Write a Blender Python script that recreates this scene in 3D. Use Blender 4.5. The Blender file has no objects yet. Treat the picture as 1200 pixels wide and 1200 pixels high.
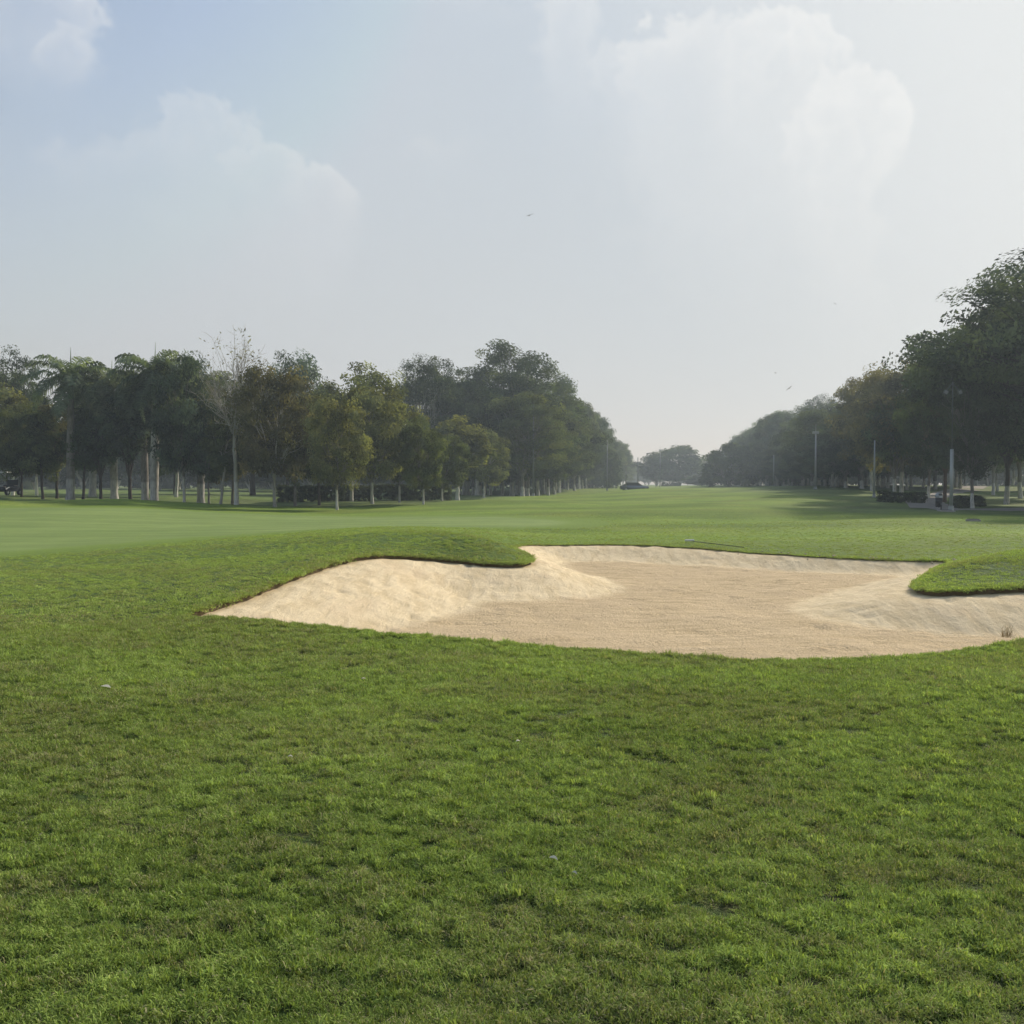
import bpy, bmesh, math, random
import numpy as np
from mathutils import Vector, Matrix, geometry

R = math.radians
sc = bpy.context.scene
COL = sc.collection
rng = np.random.default_rng(7)
random.seed(7)

# ------------------------------------------------------------------ camera
F = 1150.0            # focal length in units of a 1200 wide picture
CAMZ = 1.6
PITCH = math.atan(33 / F)
cam_d = bpy.data.cameras.new("camera")
cam = bpy.data.objects.new("camera", cam_d)
COL.objects.link(cam)
cam.location = (0, 0, CAMZ)
cam.rotation_euler = (R(90) - PITCH, 0, 0)
cam_d.sensor_width = 36
cam_d.lens = 36 * F / 1200
cam_d.clip_start = 0.05
cam_d.clip_end = 20000
sc.camera = cam
CP, SP = math.cos(PITCH), math.sin(PITCH)


def at(px, py, Y):
    """world point seen at (px, py) of the photograph at depth Y"""
    a = (px - 600) / F
    b = (600 - py) / F
    dy = CP + b * SP
    dz = -SP + b * CP
    k = Y / dy
    return np.array([a * k, Y, CAMZ + dz * k])


def X_of(px, Y):
    return at(px, 567, Y)[0]


# ------------------------------------------------------------------ tags
def tag(o, label=None, cat=None, group=None, kind=None):
    if label: o["label"] = label
    if cat: o["category"] = cat
    if group: o["group"] = group
    if kind: o["kind"] = kind
    return o


def empty(name, loc=(0, 0, 0), rz=0):
    o = bpy.data.objects.new(name, None)
    o.empty_display_size = 0.3
    COL.objects.link(o)
    o.location = loc
    o.rotation_euler = (0, 0, rz)
    return o


def link(name, me, parent=None, mat=None):
    o = bpy.data.objects.new(name, me)
    COL.objects.link(o)
    if parent is not None: o.parent = parent
    if mat is not None and not me.materials: me.materials.append(mat)
    return o


def np_mesh(name, verts, faces_list, smooth=False):
    """faces_list: list of int arrays (n,k)"""
    me = bpy.data.meshes.new(name)
    verts = np.asarray(verts, np.float32)
    me.vertices.add(len(verts))
    me.vertices.foreach_set("co", verts.ravel())
    loops, starts, tot = [], [], 0
    for f in faces_list:
        f = np.asarray(f, np.int32)
        if len(f) == 0: continue
        n, k = f.shape
        loops.append(f.ravel())
        starts.append(tot + np.arange(n) * k)
        tot += n * k
    loops = np.concatenate(loops)
    starts = np.concatenate(starts)
    me.loops.add(len(loops))
    me.loops.foreach_set("vertex_index", loops.astype(np.int32))
    me.polygons.add(len(starts))
    me.polygons.foreach_set("loop_start", starts.astype(np.int32))
    me.update(calc_edges=True)
    me.validate()
    me.polygons.foreach_set("use_smooth", np.full(len(me.polygons), smooth, bool))
    return me


def fattr(me, name, vals, domain="POINT"):
    a = me.attributes.new(name, "FLOAT", domain)
    a.data.foreach_set("value", np.asarray(vals, np.float32))


# ------------------------------------------------------------------ noise
_perm = np.random.default_rng(3).random((256, 256))


def vnoise(x, y):
    xi = np.floor(x).astype(int); yi = np.floor(y).astype(int)
    fx = x - xi; fy = y - yi
    fx = fx * fx * (3 - 2 * fx); fy = fy * fy * (3 - 2 * fy)
    g = lambda i, j: _perm[i & 255, j & 255]
    return (g(xi, yi) * (1 - fx) + g(xi + 1, yi) * fx) * (1 - fy) + (g(xi, yi + 1) * (1 - fx) + g(xi + 1, yi + 1) * fx) * fy


def fbm(x, y, o=4):
    s, a, t = 0, 1, 0
    for i in range(o):
        s = s + a * vnoise(x + 17.3 * i, y + 9.1 * i); t += a
        a *= 0.5; x = x * 2.03; y = y * 2.03
    return s / t


# ------------------------------------------------------------------ materials
def new_mat(name):
    m = bpy.data.materials.new(name)
    m.use_nodes = True
    nt = m.node_tree
    nt.nodes.clear()
    out = nt.nodes.new("ShaderNodeOutputMaterial")
    return m, nt, out


class G:
    """tiny node-graph helper"""
    def __init__(s, nt): s.nt = nt
    def n(s, t, **kw):
        nd = s.nt.nodes.new(t)
        for k, v in kw.items():
            setattr(nd, k, v)
        return nd
    def set(s, sock, v):
        if hasattr(v, "is_output"): s.nt.links.new(v, sock)
        else: sock.default_value = v
    def math(s, op, a, b=None, c=None, clamp=False):
        nd = s.n("ShaderNodeMath", operation=op, use_clamp=clamp)
        s.set(nd.inputs[0], a)
        if b is not None: s.set(nd.inputs[1], b)
        if c is not None: s.set(nd.inputs[2], c)
        return nd.outputs[0]
    def smooth(s, v, lo, hi, a=0.0, b=1.0):
        nd = s.n("ShaderNodeMapRange", interpolation_type="SMOOTHSTEP")
        s.set(nd.inputs[0], v); s.set(nd.inputs[1], lo); s.set(nd.inputs[2], hi); s.set(nd.inputs[3], a); s.set(nd.inputs[4], b)
        return nd.outputs[0]
    def lin(s, v, lo, hi, a=0.0, b=1.0):
        nd = s.n("ShaderNodeMapRange")
        s.set(nd.inputs[0], v); s.set(nd.inputs[1], lo); s.set(nd.inputs[2], hi); s.set(nd.inputs[3], a); s.set(nd.inputs[4], b)
        return nd.outputs[0]
    def mix(s, f, a, b, blend="MIX"):
        nd = s.n("ShaderNodeMix", data_type="RGBA", blend_type=blend)
        s.set(nd.inputs[0], f)
        s.set(nd.inputs[6], (*a, 1) if isinstance(a, tuple) and len(a) == 3 else a)
        s.set(nd.inputs[7], (*b, 1) if isinstance(b, tuple) and len(b) == 3 else b)
        return nd.outputs[2]
    def noise(s, vec, scale, detail=3, rough=0.55, dist=0.0):
        nd = s.n("ShaderNodeTexNoise")
        if vec is not None: s.set(nd.inputs["Vector"], vec)
        nd.inputs["Scale"].default_value = scale
        nd.inputs["Detail"].default_value = detail
        nd.inputs["Roughness"].default_value = rough
        nd.inputs["Distortion"].default_value = dist
        return nd.outputs[0]
    def mapping(s, vec, scale=(1, 1, 1), rot=(0, 0, 0), loc=(0, 0, 0)):
        nd = s.n("ShaderNodeMapping")
        s.set(nd.inputs[0], vec)
        nd.inputs[1].default_value = loc; nd.inputs[2].default_value = rot; nd.inputs[3].default_value = scale
        return nd.outputs[0]
    def attr(s, name, typ="GEOMETRY"):
        nd = s.n("ShaderNodeAttribute", attribute_name=name, attribute_type=typ)
        return nd
    def bump(s, h, strength=0.5, dist=0.02):
        nd = s.n("ShaderNodeBump")
        nd.inputs["Strength"].default_value = strength
        nd.inputs["Distance"].default_value = dist
        s.set(nd.inputs["Height"], h)
        return nd.outputs[0]
    def scale_col(s, col, f):
        nd = s.n("ShaderNodeVectorMath", operation="SCALE")
        s.set(nd.inputs[0], col); s.set(nd.inputs["Scale"], f)
        return nd.outputs[0]


def simple_mat(name, col, rough=0.6, metal=0.0, var=0.15, scale=6.0, bump=0.0, spec=0.4):
    m, nt, out = new_mat(name)
    g = G(nt)
    b = g.n("ShaderNodeBsdfPrincipled")
    tc = g.n("ShaderNodeTexCoord").outputs["Object"]
    n = g.noise(tc, scale, 4)
    c = g.mix(n, tuple(x * (1 - var) for x in col), tuple(min(1, x * (1 + var)) for x in col))
    g.set(b.inputs["Base Color"], c)
    b.inputs["Roughness"].default_value = rough
    b.inputs["Metallic"].default_value = metal
    b.inputs["Specular IOR Level"].default_value = spec
    if bump:
        g.set(b.inputs["Normal"], g.bump(n, bump, 0.01))
    nt.links.new(b.outputs[0], out.inputs[0])
    return m


def leaf_mat(name, transl=0.3):
    """crown material: colour comes from the object, clump and leaf tone from mesh attributes"""
    m, nt, out = new_mat(name)
    g = G(nt)
    oi = g.n("ShaderNodeObjectInfo")
    sh = g.attr("shade").outputs["Fac"]
    col = g.scale_col(g.mix(1.0, oi.outputs["Color"], (0.97, 0.90, 1.06), "MULTIPLY"), g.lin(sh, 0, 1, 0.42, 1.9))
    warm = g.attr("warm").outputs["Fac"]
    col = g.mix(g.math("MULTIPLY", warm, 0.55), col, g.mix(1.0, col, (1.32, 1.08, 0.65), "MULTIPLY"))
    d = g.n("ShaderNodeBsdfDiffuse"); g.set(d.inputs[0], col)
    t = g.n("ShaderNodeBsdfTranslucent")
    g.set(t.inputs[0], g.mix(1.0, col, (1.15, 1.15, 0.5), "MULTIPLY"))
    mx = g.n("ShaderNodeMixShader"); mx.inputs[0].default_value = transl
    nt.links.new(d.outputs[0], mx.inputs[1]); nt.links.new(t.outputs[0], mx.inputs[2])
    nt.links.new(mx.outputs[0], out.inputs[0])
    return m


def bark_mat(name):
    """object colour = bark, object colour alpha = limewash on the lower trunk"""
    m, nt, out = new_mat(name)
    g = G(nt)
    oi = g.n("ShaderNodeObjectInfo")
    tc = g.n("ShaderNodeTexCoord").outputs["Object"]
    n1 = g.noise(g.mapping(tc, (6, 6, 1.2)), 1.5, 5, 0.65)
    n2 = g.noise(tc, 0.9, 3)
    col = g.scale_col(oi.outputs["Color"], g.lin(n1, 0.3, 0.7, 0.55, 1.4))
    col = g.scale_col(col, g.lin(n2, 0.3, 0.7, 0.75, 1.25))
    sep = g.n("ShaderNodeSeparateXYZ"); g.set(sep.inputs[0], tc)
    zz = g.math("ADD", sep.outputs[2], g.lin(n1, 0, 1, -0.25, 0.25))
    band = g.math("MULTIPLY", g.smooth(zz, 1.6, 1.8, 1.0, 0.0), oi.outputs["Alpha"])
    band = g.math("MULTIPLY", band, g.lin(n1, 0.3, 0.6, 0.25, 1.0))
    col = g.mix(band, col, (0.66, 0.64, 0.58))
    b = g.n("ShaderNodeBsdfPrincipled")
    g.set(b.inputs["Base Color"], col)
    b.inputs["Roughness"].default_value = 0.9
    b.inputs["Specular IOR Level"].default_value = 0.15
    g.set(b.inputs["Normal"], g.bump(n1, 0.6, 0.05))
    nt.links.new(b.outputs[0], out.inputs[0])
    return m


LEAF = leaf_mat("foliage", 0.48)
BARK = bark_mat("bark")

# ------------------------------------------------------------------ terrain heights
# bunker outline: px, py, depth, width of the sand bank there
LIP = [
    (215, 719.5, 12.1, 2.6), (275, 700, 13.3, 3.0), (330, 680, 14.8, 3.4), (380, 662, 16.5, 3.6), (430, 651, 17.9, 3.6),
    (475, 651, 18.6, 3.4), (520, 655, 18.9, 3.1), (565, 659, 18.8, 2.8), (600, 660.5, 18.7, 2.5), (616, 658.5, 18.9, 2.2),
    (621, 654, 19.6, 2.0), (612, 648, 21.2, 1.6), (601, 642, 23.6, 1.5), (610, 638.5, 25.6, 1.7), (650, 638, 26.4, 2.0),
    (720, 637.5, 26.6, 2.2), (800, 641, 25.6, 2.0), (870, 646, 24.5, 1.6), (960, 652, 23.0, 1.2), (1040, 656, 22.1, 1.0),
    (1100, 657, 21.7, 1.0), (1117, 659.5, 20.6, 1.2), (1100, 666, 18.6, 1.7), (1086, 676, 16.6, 2.1), (1075, 684, 15.3, 2.2),
    (1084, 690.5, 14.6, 2.3), (1110, 692, 14.3, 2.4), (1160, 690, 14.2, 2.4), (1210, 688, 14.2, 2.4), (1290, 692, 13.8, 2.0),
    (1370, 705, 13.0, 1.5), (1395, 722, 11.9, 1.0), (1330, 738, 11.1, 0.8), (1210, 751, 10.4, 0.8), (1150, 761, 10.05, 0.75),
    (1080, 770, 9.65, 0.7), (980, 775, 9.4, 0.6), (870, 775.5, 9.35, 0.6), (780, 770.5, 9.6, 0.6), (700, 764, 9.85, 0.6),
    (560, 752, 10.2, 0.6), (420, 740, 10.7, 0.7), (320, 730.5, 11.2, 1.0), (250, 723.5, 11.75, 1.6),
]
lipw = np.array([[*at(a, b, c), w] for a, b, c, w in LIP])


def catmull(P, step):
    n = len(P); out = []
    for i in range(n):
        p0, p1, p2, p3 = P[i - 1], P[i], P[(i + 1) % n], P[(i + 2) % n]
        m = max(2, int(np.linalg.norm((p2 - p1)[:2]) / step))
        for k in range(m):
            t = k / m
            out.append(0.5 * ((2 * p1) + (-p0 + p2) * t + (2 * p0 - 5 * p1 + 4 * p2 - p3) * t * t + (-p0 + 3 * p1 - 3 * p2 + p3) * t ** 3))
    return np.array(out)


OUT = catmull(lipw, 0.09)
OUT0 = OUT.copy()
# ragged edge
nx = np.roll(OUT[:, 1], -1) - np.roll(OUT[:, 1], 1); ny = -(np.roll(OUT[:, 0], -1) - np.roll(OUT[:, 0], 1))
ln = np.sqrt(nx ** 2 + ny ** 2); nx /= ln; ny /= ln
area = 0.5 * np.sum(OUT[:, 0] * np.roll(OUT[:, 1], -1) - np.roll(OUT[:, 0], -1) * OUT[:, 1])
if area > 0: OUTN = np.stack([nx, ny], 1)        # ccw: (dy,-dx) points outward
else: OUTN = -np.stack([nx, ny], 1)
rag = (fbm(OUT[:, 0] * 2.2, OUT[:, 1] * 2.2, 3) - 0.5) * 0.08 + (fbm(OUT[:, 0] * 8.5, OUT[:, 1] * 8.5, 2) - 0.5) * 0.07
OUT[:, :2] += OUTN * rag[:, None]

CTRL = [(x, y, 0.0) for x, y in ((0, 0.6), (-1.5, 2.5), (1.5, 2.5), (0, 4), (-2.5, 5), (2.5, 5), (0, 7), (-4, 8), (4, 8),
                                 (0, -4), (8, -2), (-8, -2), (0, -60), (60, -30), (-60, -30), (200, -500), (-200, -500), (0, 3000),
                                 (1500, 2500), (-1500, 2500), (2500, 0), (-2500, 0), (0, -2500))]
for a, b, Y in [
    (0, 745, 10.4), (0, 690, 15), (-150, 690, 15), (100, 720, 12.2), (150, 680, 16), (0, 655, 21), (200, 650, 21), (300, 648, 20.5),
    (380, 632, 21), (440, 625, 21.5), (490, 623.5, 21.5), (540, 626, 21), (575, 633, 20.6), (450, 618, 30), (560, 628, 26),
    (330, 625, 30), (520, 612, 42), (640, 628, 30), (300, 612, 42), (0, 625, 32), (0, 604, 45), (-200, 600, 48),
    (60, 583.5, 62), (-80, 585, 62), (120, 583.5, 62), (190, 587, 62), (250, 591.5, 62), (330, 597, 61), (420, 597, 61), (520, 594, 66),
    (60, 581, 82), (200, 584, 82), (330, 590, 82), (-80, 583, 82), (450, 590, 82), (60, 576, 120), (330, 578, 130),
    (600, 584, 105), (650, 582, 124), (700, 577, 160), (740, 573.0, 140), (715, 576, 140), (775, 573, 140), (745, 577.5, 158), (735, 571, 300), (800, 570, 300),
    (900, 570, 220), (960, 568.5, 150), (1000, 572, 130), (860, 578, 100), (800, 600, 55), (700, 605, 48), (900, 598, 58), (1000, 592, 66),
    (800, 625, 33), (950, 630, 30), (1100, 640, 26.5), (1050, 610, 42), (1200, 615, 40), (1200, 600, 60), (1110, 597, 62), (1055, 588, 80),
    (1150, 592, 75), (1150, 580, 110), (1300, 600, 60), (1200, 632, 28),
    (1210, 648, 16.8), (1140, 655.5, 16.6), (1100, 668, 16.4), (1290, 640, 17), (1380, 640, 17), (1200, 645, 19.5), (1180, 670, 15.4), (1250, 668, 15.4),
    (1450, 660, 20), (1500, 720, 12.5), (900, 800, 8.0), (600, 790, 8.4), (300, 780, 8.9), (1150, 790, 8.6),
]:
    CTRL.append(tuple(at(a, b, Y)))
CTRL = np.array(CTRL)
oc = OUT0[::9, :3].copy()
CTRL = np.vstack([CTRL, oc])


def warp(x, y):
    r = np.sqrt(x * x + y * y) + 0.4
    th = np.arctan2(x, y)
    return np.stack([np.sin(th) * 1.5, np.cos(th) * 1.5, np.log(r) * 1.1], -1)


def _phi(d): return np.sqrt(d * d + 0.05 ** 2)


CW = warp(CTRL[:, 0], CTRL[:, 1])
A = _phi(np.linalg.norm(CW[:, None] - CW[None], axis=-1)) - np.eye(len(CW)) * 1.5e-3
WTS = np.linalg.solve(A, CTRL[:, 2] - 0.0)


def ground_base(x, y):
    x = np.asarray(x, float).ravel(); y = np.asarray(y, float).ravel()
    res = np.empty(len(x))
    for i in range(0, len(x), 20000):
        w = warp(x[i:i + 20000], y[i:i + 20000])
        res[i:i + 20000] = _phi(np.linalg.norm(w[:, None] - CW[None], axis=-1)) @ WTS
    return res


def ground(x, y):
    x = np.asarray(x, float).ravel(); y = np.asarray(y, float).ravel()
    r = np.sqrt(x * x + y * y)
    z = ground_base(x, y)
    amp = np.clip((60 - r) / 40, 0.25, 1)
    z = z + (fbm(x * 0.7 + 40, y * 0.7 + 40, 3) - 0.5) * 0.05 * amp
    z = z + (fbm(x * 0.09 + 9, y * 0.09 + 3, 3) - 0.5) * np.clip((r - 28) / 40, 0, 1) * 0.8
    return z


def gz(x, y): return float(ground([x], [y])[0])


def seg_dist(px, py, poly):
    """unsigned distance to closed polyline + index of nearest vertex + inside flag"""
    px = np.asarray(px, float); py = np.asarray(py, float)
    best = np.full(len(px), 1e9); idx = np.zeros(len(px), int); inside = np.zeros(len(px), bool)
    n = len(poly)
    for i in range(n):
        ax, ay = poly[i, 0], poly[i, 1]; bx, by = poly[(i + 1) % n, 0], poly[(i + 1) % n, 1]
        dx, dy = bx - ax, by - ay
        t = np.clip(((px - ax) * dx + (py - ay) * dy) / (dx * dx + dy * dy + 1e-12), 0, 1)
        d = (px - ax - t * dx) ** 2 + (py - ay - t * dy) ** 2
        m = d < best
        best[m] = d[m]; idx[m] = i
        c = ((ay > py) != (by > py))
        if abs(by - ay) > 1e-12:
            inside ^= c & (px < (bx - ax) * (py - ay) / (by - ay) + ax)
    return np.sqrt(best), idx, inside


OUT[:, 2] = ground(OUT[:, 0], OUT[:, 1])

# ------------------------------------------------------------------ ground sheet
def cdt(pts, edges):
    r = geometry.delaunay_2d_cdt([Vector((float(p[0]), float(p[1]))) for p in pts], [(int(a), int(b)) for a, b in edges], [], 0, 1e-5, False)
    return np.array([v[:] for v in r[0]]), np.array([f[:] for f in r[2]], int)


th_in = np.arange(R(-42), R(46), R(0.55))
th_out = np.arange(R(46), R(318), R(4.5))
TH = np.concatenate([th_in, th_out])
RR = np.exp(np.arange(math.log(0.8), math.log(3200), 0.05))
# quads of a polar grid; those touching the bunker are cut out and re-filled by triangulation
nt_, nr_ = len(TH), len(RR)
gx = (np.sin(TH)[:, None] * RR[None]).ravel(); gy = (np.cos(TH)[:, None] * RR[None]).ravel()
near = (gx > -8) & (gx < 14) & (gy > 7) & (gy < 30)
sd = np.full(len(gx), 99.0)
d_, i_, in_ = seg_dist(gx[near], gy[near], OUT)
sd[near] = np.where(in_, -d_, d_)
ids = np.arange(nt_ * nr_).reshape(nt_, nr_)
q = np.stack([ids, np.roll(ids, -1, 0), np.roll(np.roll(ids, -1, 0), -1, 1), np.roll(ids, -1, 1)], -1)[:, :-1].reshape(-1, 4)
cut = (sd[q] < 0.5).any(1)
keep = q[~cut]
cutq = q[cut]
# border edges of the cut region
from collections import Counter
ec = Counter()
for f in cutq:
    for k in range(4):
        a, b = int(f[k]), int(f[(k + 1) % 4])
        ec[(min(a, b), max(a, b))] += 1
border = [e for e, c in ec.items() if c == 1]
cv = np.unique(cutq.ravel())
cv = cv[sd[cv] > 0.12]
bset = set(sum(border, ()))
remap = {int(v): k for k, v in enumerate(cv)}
n_out = len(OUT)
ring = OUT[:, :2] + OUTN * 0.11
pts = np.vstack([np.stack([gx[cv], gy[cv]], 1), ring, OUT[:, :2]])
o0 = len(cv); o1 = o0 + n_out
edges = [(remap[a], remap[b]) for a, b in border if a in remap and b in remap]
edges += [(o1 + k, o1 + (k + 1) % n_out) for k in range(n_out)]
V2, T2 = cdt(pts, edges)
cx, cy = V2[T2].mean(1).T
# keep triangles inside the border and outside the bunker
bl = {}
for a, b in border: bl.setdefault(a, []).append(b); bl.setdefault(b, []).append(a)
s0 = border[0][0]; loop = [s0]; prev = None; cur = s0
while True:
    nxt = [k for k in bl[cur] if k != prev]
    prev, cur = cur, nxt[0]
    if cur == s0: break
    loop.append(cur)
LOOP = np.stack([gx[loop], gy[loop]], 1)
_, _, inb = seg_dist(cx, cy, LOOP)
dd, _, ino = seg_dist(cx, cy, OUT)
T2 = T2[inb & ~ino]
# inner soil ring
innr = OUT[:, :2] - OUTN * 0.035
GVx = np.concatenate([gx, V2[:, 0], innr[:, 0], OUT[:, 0]])
GVy = np.concatenate([gy, V2[:, 1], innr[:, 1], OUT[:, 1]])
GVz = ground(GVx, GVy)
c0 = len(gx); c1 = c0 + len(V2); c2 = c1 + n_out
GVz[c1:c2] -= 0.17
# drop grid points swallowed by the bunker
GVz[:c0][sd < 0.12] -= 0.0
k_ = np.arange(n_out)
soilq = np.stack([c2 + k_, c2 + (k_ + 1) % n_out, c1 + (k_ + 1) % n_out, c1 + k_], 1)
used = np.zeros(len(GVx), bool)
for f in (keep, T2 + c0, soilq): used[f.ravel()] = True
new = np.cumsum(used) - 1
gmesh = np_mesh("ground", np.stack([GVx, GVy, GVz], 1)[used], [new[keep], new[T2 + c0], new[soilq]], smooth=True)
gmesh.flip_normals()
# make sure normals point up
if sum(p.normal.z for p in list(gmesh.polygons)[:200]) < 0: gmesh.flip_normals()
soil = np.zeros(len(GVx)); soil[c1:] = 1.0


def poly_mask(px_pts, soft_px=1.0):
    return np.array([at(a, b, Y)[:2] for a, b, Y in px_pts])


# the putting green (world outline) -------------------------------------------------
GREEN = np.array([(-30, 50), (-14, 52), (-4, 49.5), (1.6, 44), (2.0, 38.5), (-1, 35.2), (-5.5, 33.5), (-8.5, 30), (-11, 24.5), (-14, 21.3),
                  (-20, 20), (-32, 22), (-44, 30), (-44, 44)])
GREEN = catmull(GREEN.astype(float), 1.0)
ux, uy = GVx[used], GVy[used]
gd, _, gi = seg_dist(ux, uy, GREEN)
gsd = np.where(gi, -gd, gd)
fattr(gmesh, "green_sd", np.clip(gsd, -20, 20))
fattr(gmesh, "soil", soil[used])

# fairway edge: mown turf on the corridor, rougher dull grass under the trees
lx = 31 + 0.17 * (uy - 66); rx_ = -13 + 0.155 * (uy - 40)
fair = np.clip((lx - 7 + 3 * np.sin(uy * 0.09) - ux) / 6, 0, 1)
fair = np.where(uy > 55, fair * np.clip((ux - (-1.5 + 0.155 * (uy - 110))) / 3 + np.clip((72 - uy) / 8, 0, 1) * 9, 0, 1), 1) * np.clip((2000 - uy) / 500, 0, 1)
fattr(gmesh, "fair", fair)


def grass_ground_mat():
    m, nt, out = new_mat("turf_ground")
    g = G(nt)
    pos = g.n("ShaderNodeNewGeometry").outputs["Position"]
    ln_ = g.n("ShaderNodeVectorMath", operation="LENGTH"); g.set(ln_.inputs[0], pos)
    r = ln_.outputs["Value"]
    n_f = g.noise(pos, 38, 4, 0.65)
    n_s = g.noise(pos, 7.5, 4, 0.6)
    n_m = g.noise(pos, 1.1, 4, 0.6)
    n_l = g.noise(pos, 0.16, 4, 0.55)
    n_x = g.noise(g.mapping(pos, (0.35, 1.6, 1)), 0.5, 5, 0.6)
    tone = g.math("ADD", g.math("MULTIPLY", n_m, 0.5), g.math("MULTIPLY", n_l, 0.5))
    rough = g.mix(g.smooth(tone, 0.35, 0.65), (0.110, 0.185, 0.040), (0.155, 0.225, 0.056))
    rough = g.mix(g.smooth(n_s, 0.55, 0.75, 0, 0.5), rough, (0.165, 0.185, 0.062))
    rough = g.mix(g.smooth(n_f, 0.3, 0.62, 0.55, 0.0), rough, (0.032, 0.055, 0.014))
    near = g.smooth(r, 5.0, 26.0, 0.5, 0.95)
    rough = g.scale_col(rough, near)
    thatch = g.mix(g.smooth(n_f, 0.35, 0.65), (0.035, 0.036, 0.014), (0.11, 0.098, 0.045))
    rough = g.mix(g.math("MULTIPLY", g.smooth(n_s, 0.42, 0.62), g.smooth(r, 7.0, 18.0, 0.75, 0.12)), rough, thatch)
    # fairway beyond the bunker
    fw = g.mix(g.smooth(n_x, 0.3, 0.7), (0.132, 0.214, 0.024), (0.204, 0.286, 0.036))
    fw = g.mix(g.smooth(n_l, 0.42, 0.66, 0, 0.8), fw, (0.225, 0.280, 0.046))
    fw = g.mix(g.smooth(n_s, 0.35, 0.6, 0.5, 0.0), fw, (0.070, 0.112, 0.022))
    under = g.mix(g.smooth(n_m, 0.35, 0.65), (0.098, 0.150, 0.036), (0.155, 0.200, 0.058))
    under = g.mix(g.smooth(n_l, 0.5, 0.7, 0, 0.25), under, (0.17, 0.15, 0.09))
    fa = g.attr("fair").outputs["Fac"]
    far = g.mix(fa, under, fw)
    # wide mown stripes, contrast raised to paint the swells' lit crests into the colour
    sep = g.n("ShaderNodeSeparateXYZ"); g.set(sep.inputs[0], g.mapping(pos, (1, 1, 1), (0, 0, R(80))))
    band = g.math("SINE", g.math("ADD", g.math("MULTIPLY", sep.outputs[0], 0.5), g.math("MULTIPLY", n_l, 7.0)))
    far = g.scale_col(far, g.lin(band, -1, 1, 0.80, 1.12))
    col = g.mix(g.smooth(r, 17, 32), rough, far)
    # putting green with its collar
    sdn = g.math("ADD", g.attr("green_sd").outputs["Fac"], g.lin(n_m, 0, 1, -0.5, 0.5))
    grn = g.mix(g.smooth(n_l, 0.35, 0.65), (0.180, 0.248, 0.070), (0.222, 0.292, 0.088))
    n_st = g.noise(g.mapping(pos, (0.12, 0.9, 1), (0, 0, R(-7))), 0.9, 3)
    grn = g.scale_col(grn, g.lin(n_st, 0.3, 0.7, 0.80, 1.12))
    grn = g.mix(g.smooth(n_m, 0.4, 0.7, 0, 0.35), grn, (0.15, 0.22, 0.05))
    coll = g.mix(n_m, (0.152, 0.228, 0.040), (0.186, 0.262, 0.052))
    col = g.mix(g.smooth(sdn, 2.6, 1.6, 0.0, 0.85), col, coll)
    col = g.mix(g.smooth(sdn, 0.5, -0.7), col, grn)
    # bare soil at the cut edge of the bunker
    so = g.attr("soil").outputs["Fac"]
    col = g.mix(g.smooth(so, 0.35, 0.8), col, g.mix(n_f, (0.085, 0.065, 0.03), (0.20, 0.145, 0.08)))
    b = g.n("ShaderNodeBsdfPrincipled")
    g.set(b.inputs["Base Color"], col)
    b.inputs["Roughness"].default_value = 0.85
    b.inputs["Specular IOR Level"].default_value = 0.12
    h = g.math("ADD", g.math("MULTIPLY", n_s, 1.0), g.math("MULTIPLY", n_f, 0.35))
    h = g.math("ADD", h, g.math("MULTIPLY", n_m, 1.2))
    bmp = g.n("ShaderNodeBump")
    g.set(bmp.inputs["Height"], h)
    bmp.inputs["Distance"].default_value = 0.06
    g.set(bmp.inputs["Strength"], g.math("MULTIPLY", g.smooth(r, 20, 120, 0.9, 0.7), g.smooth(sdn, -0.5, 1.5, 0.2, 1.0)))
    nt.links.new(bmp.outputs[0], b.inputs["Normal"])
    nt.links.new(b.outputs[0], out.inputs[0])
    return m


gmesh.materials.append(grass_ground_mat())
gob = link("ground", gmesh)
tag(gob, "rolling mown golf course turf with fairway, putting green and rough", kind="structure")

# ------------------------------------------------------------------ sand of the bunker
FLOOR = -0.40
sx, sy = np.meshgrid(np.arange(-6, 13, 0.11), np.arange(8.8, 27.4, 0.11))
sx = sx.ravel() + rng.uniform(-.03, .03, sx.size); sy = sy.ravel() + rng.uniform(-.03, .03, sy.size)
d_, i_, in_ = seg_dist(sx, sy, OUT)
ok = in_ & (d_ > 0.06)
sx, sy, d_ = sx[ok], sy[ok], d_[ok]
P = np.vstack([np.stack([sx, sy], 1), OUT[:, :2]])
n_in = len(sx)
SV, ST = cdt(P, [(n_in + k, n_in + (k + 1) % n_out) for k in range(n_out)])
c = SV[ST].mean(1)
_, _, ins = seg_dist(c[:, 0], c[:, 1], OUT)
ST = ST[ins]
dS, iS, _ = seg_dist(SV[:, 0], SV[:, 1], OUT)
smp = OUT[::6]
d2 = (SV[:, None, 0] - smp[None, :, 0]) ** 2 + (SV[:, None, 1] - smp[None, :, 1]) ** 2
wgt = 1.0 / (d2 + 0.02) ** 2.2
wgt /= wgt.sum(1, keepdims=True)
ze = wgt @ smp[:, 2]; we = wgt @ smp[:, 3]
t = np.clip(dS / we, 0, 1)
prof = 0.5 - 0.5 * np.cos(np.pi * np.clip(t, 0, 1) ** 0.85)
zn = OUT[iS, 2]
kk = np.clip(dS / 0.25, 0, 1)
ze = zn * (1 - kk) + ze * kk
floorz = FLOOR + (fbm(SV[:, 0] * 0.5, SV[:, 1] * 0.5, 3) - 0.5) * 0.10
SZ = (ze - 0.085 + 0.05 * np.clip((SV[:, 1] - 19) / 3, 0, 1)) * (1 - prof) + floorz * prof
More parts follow.
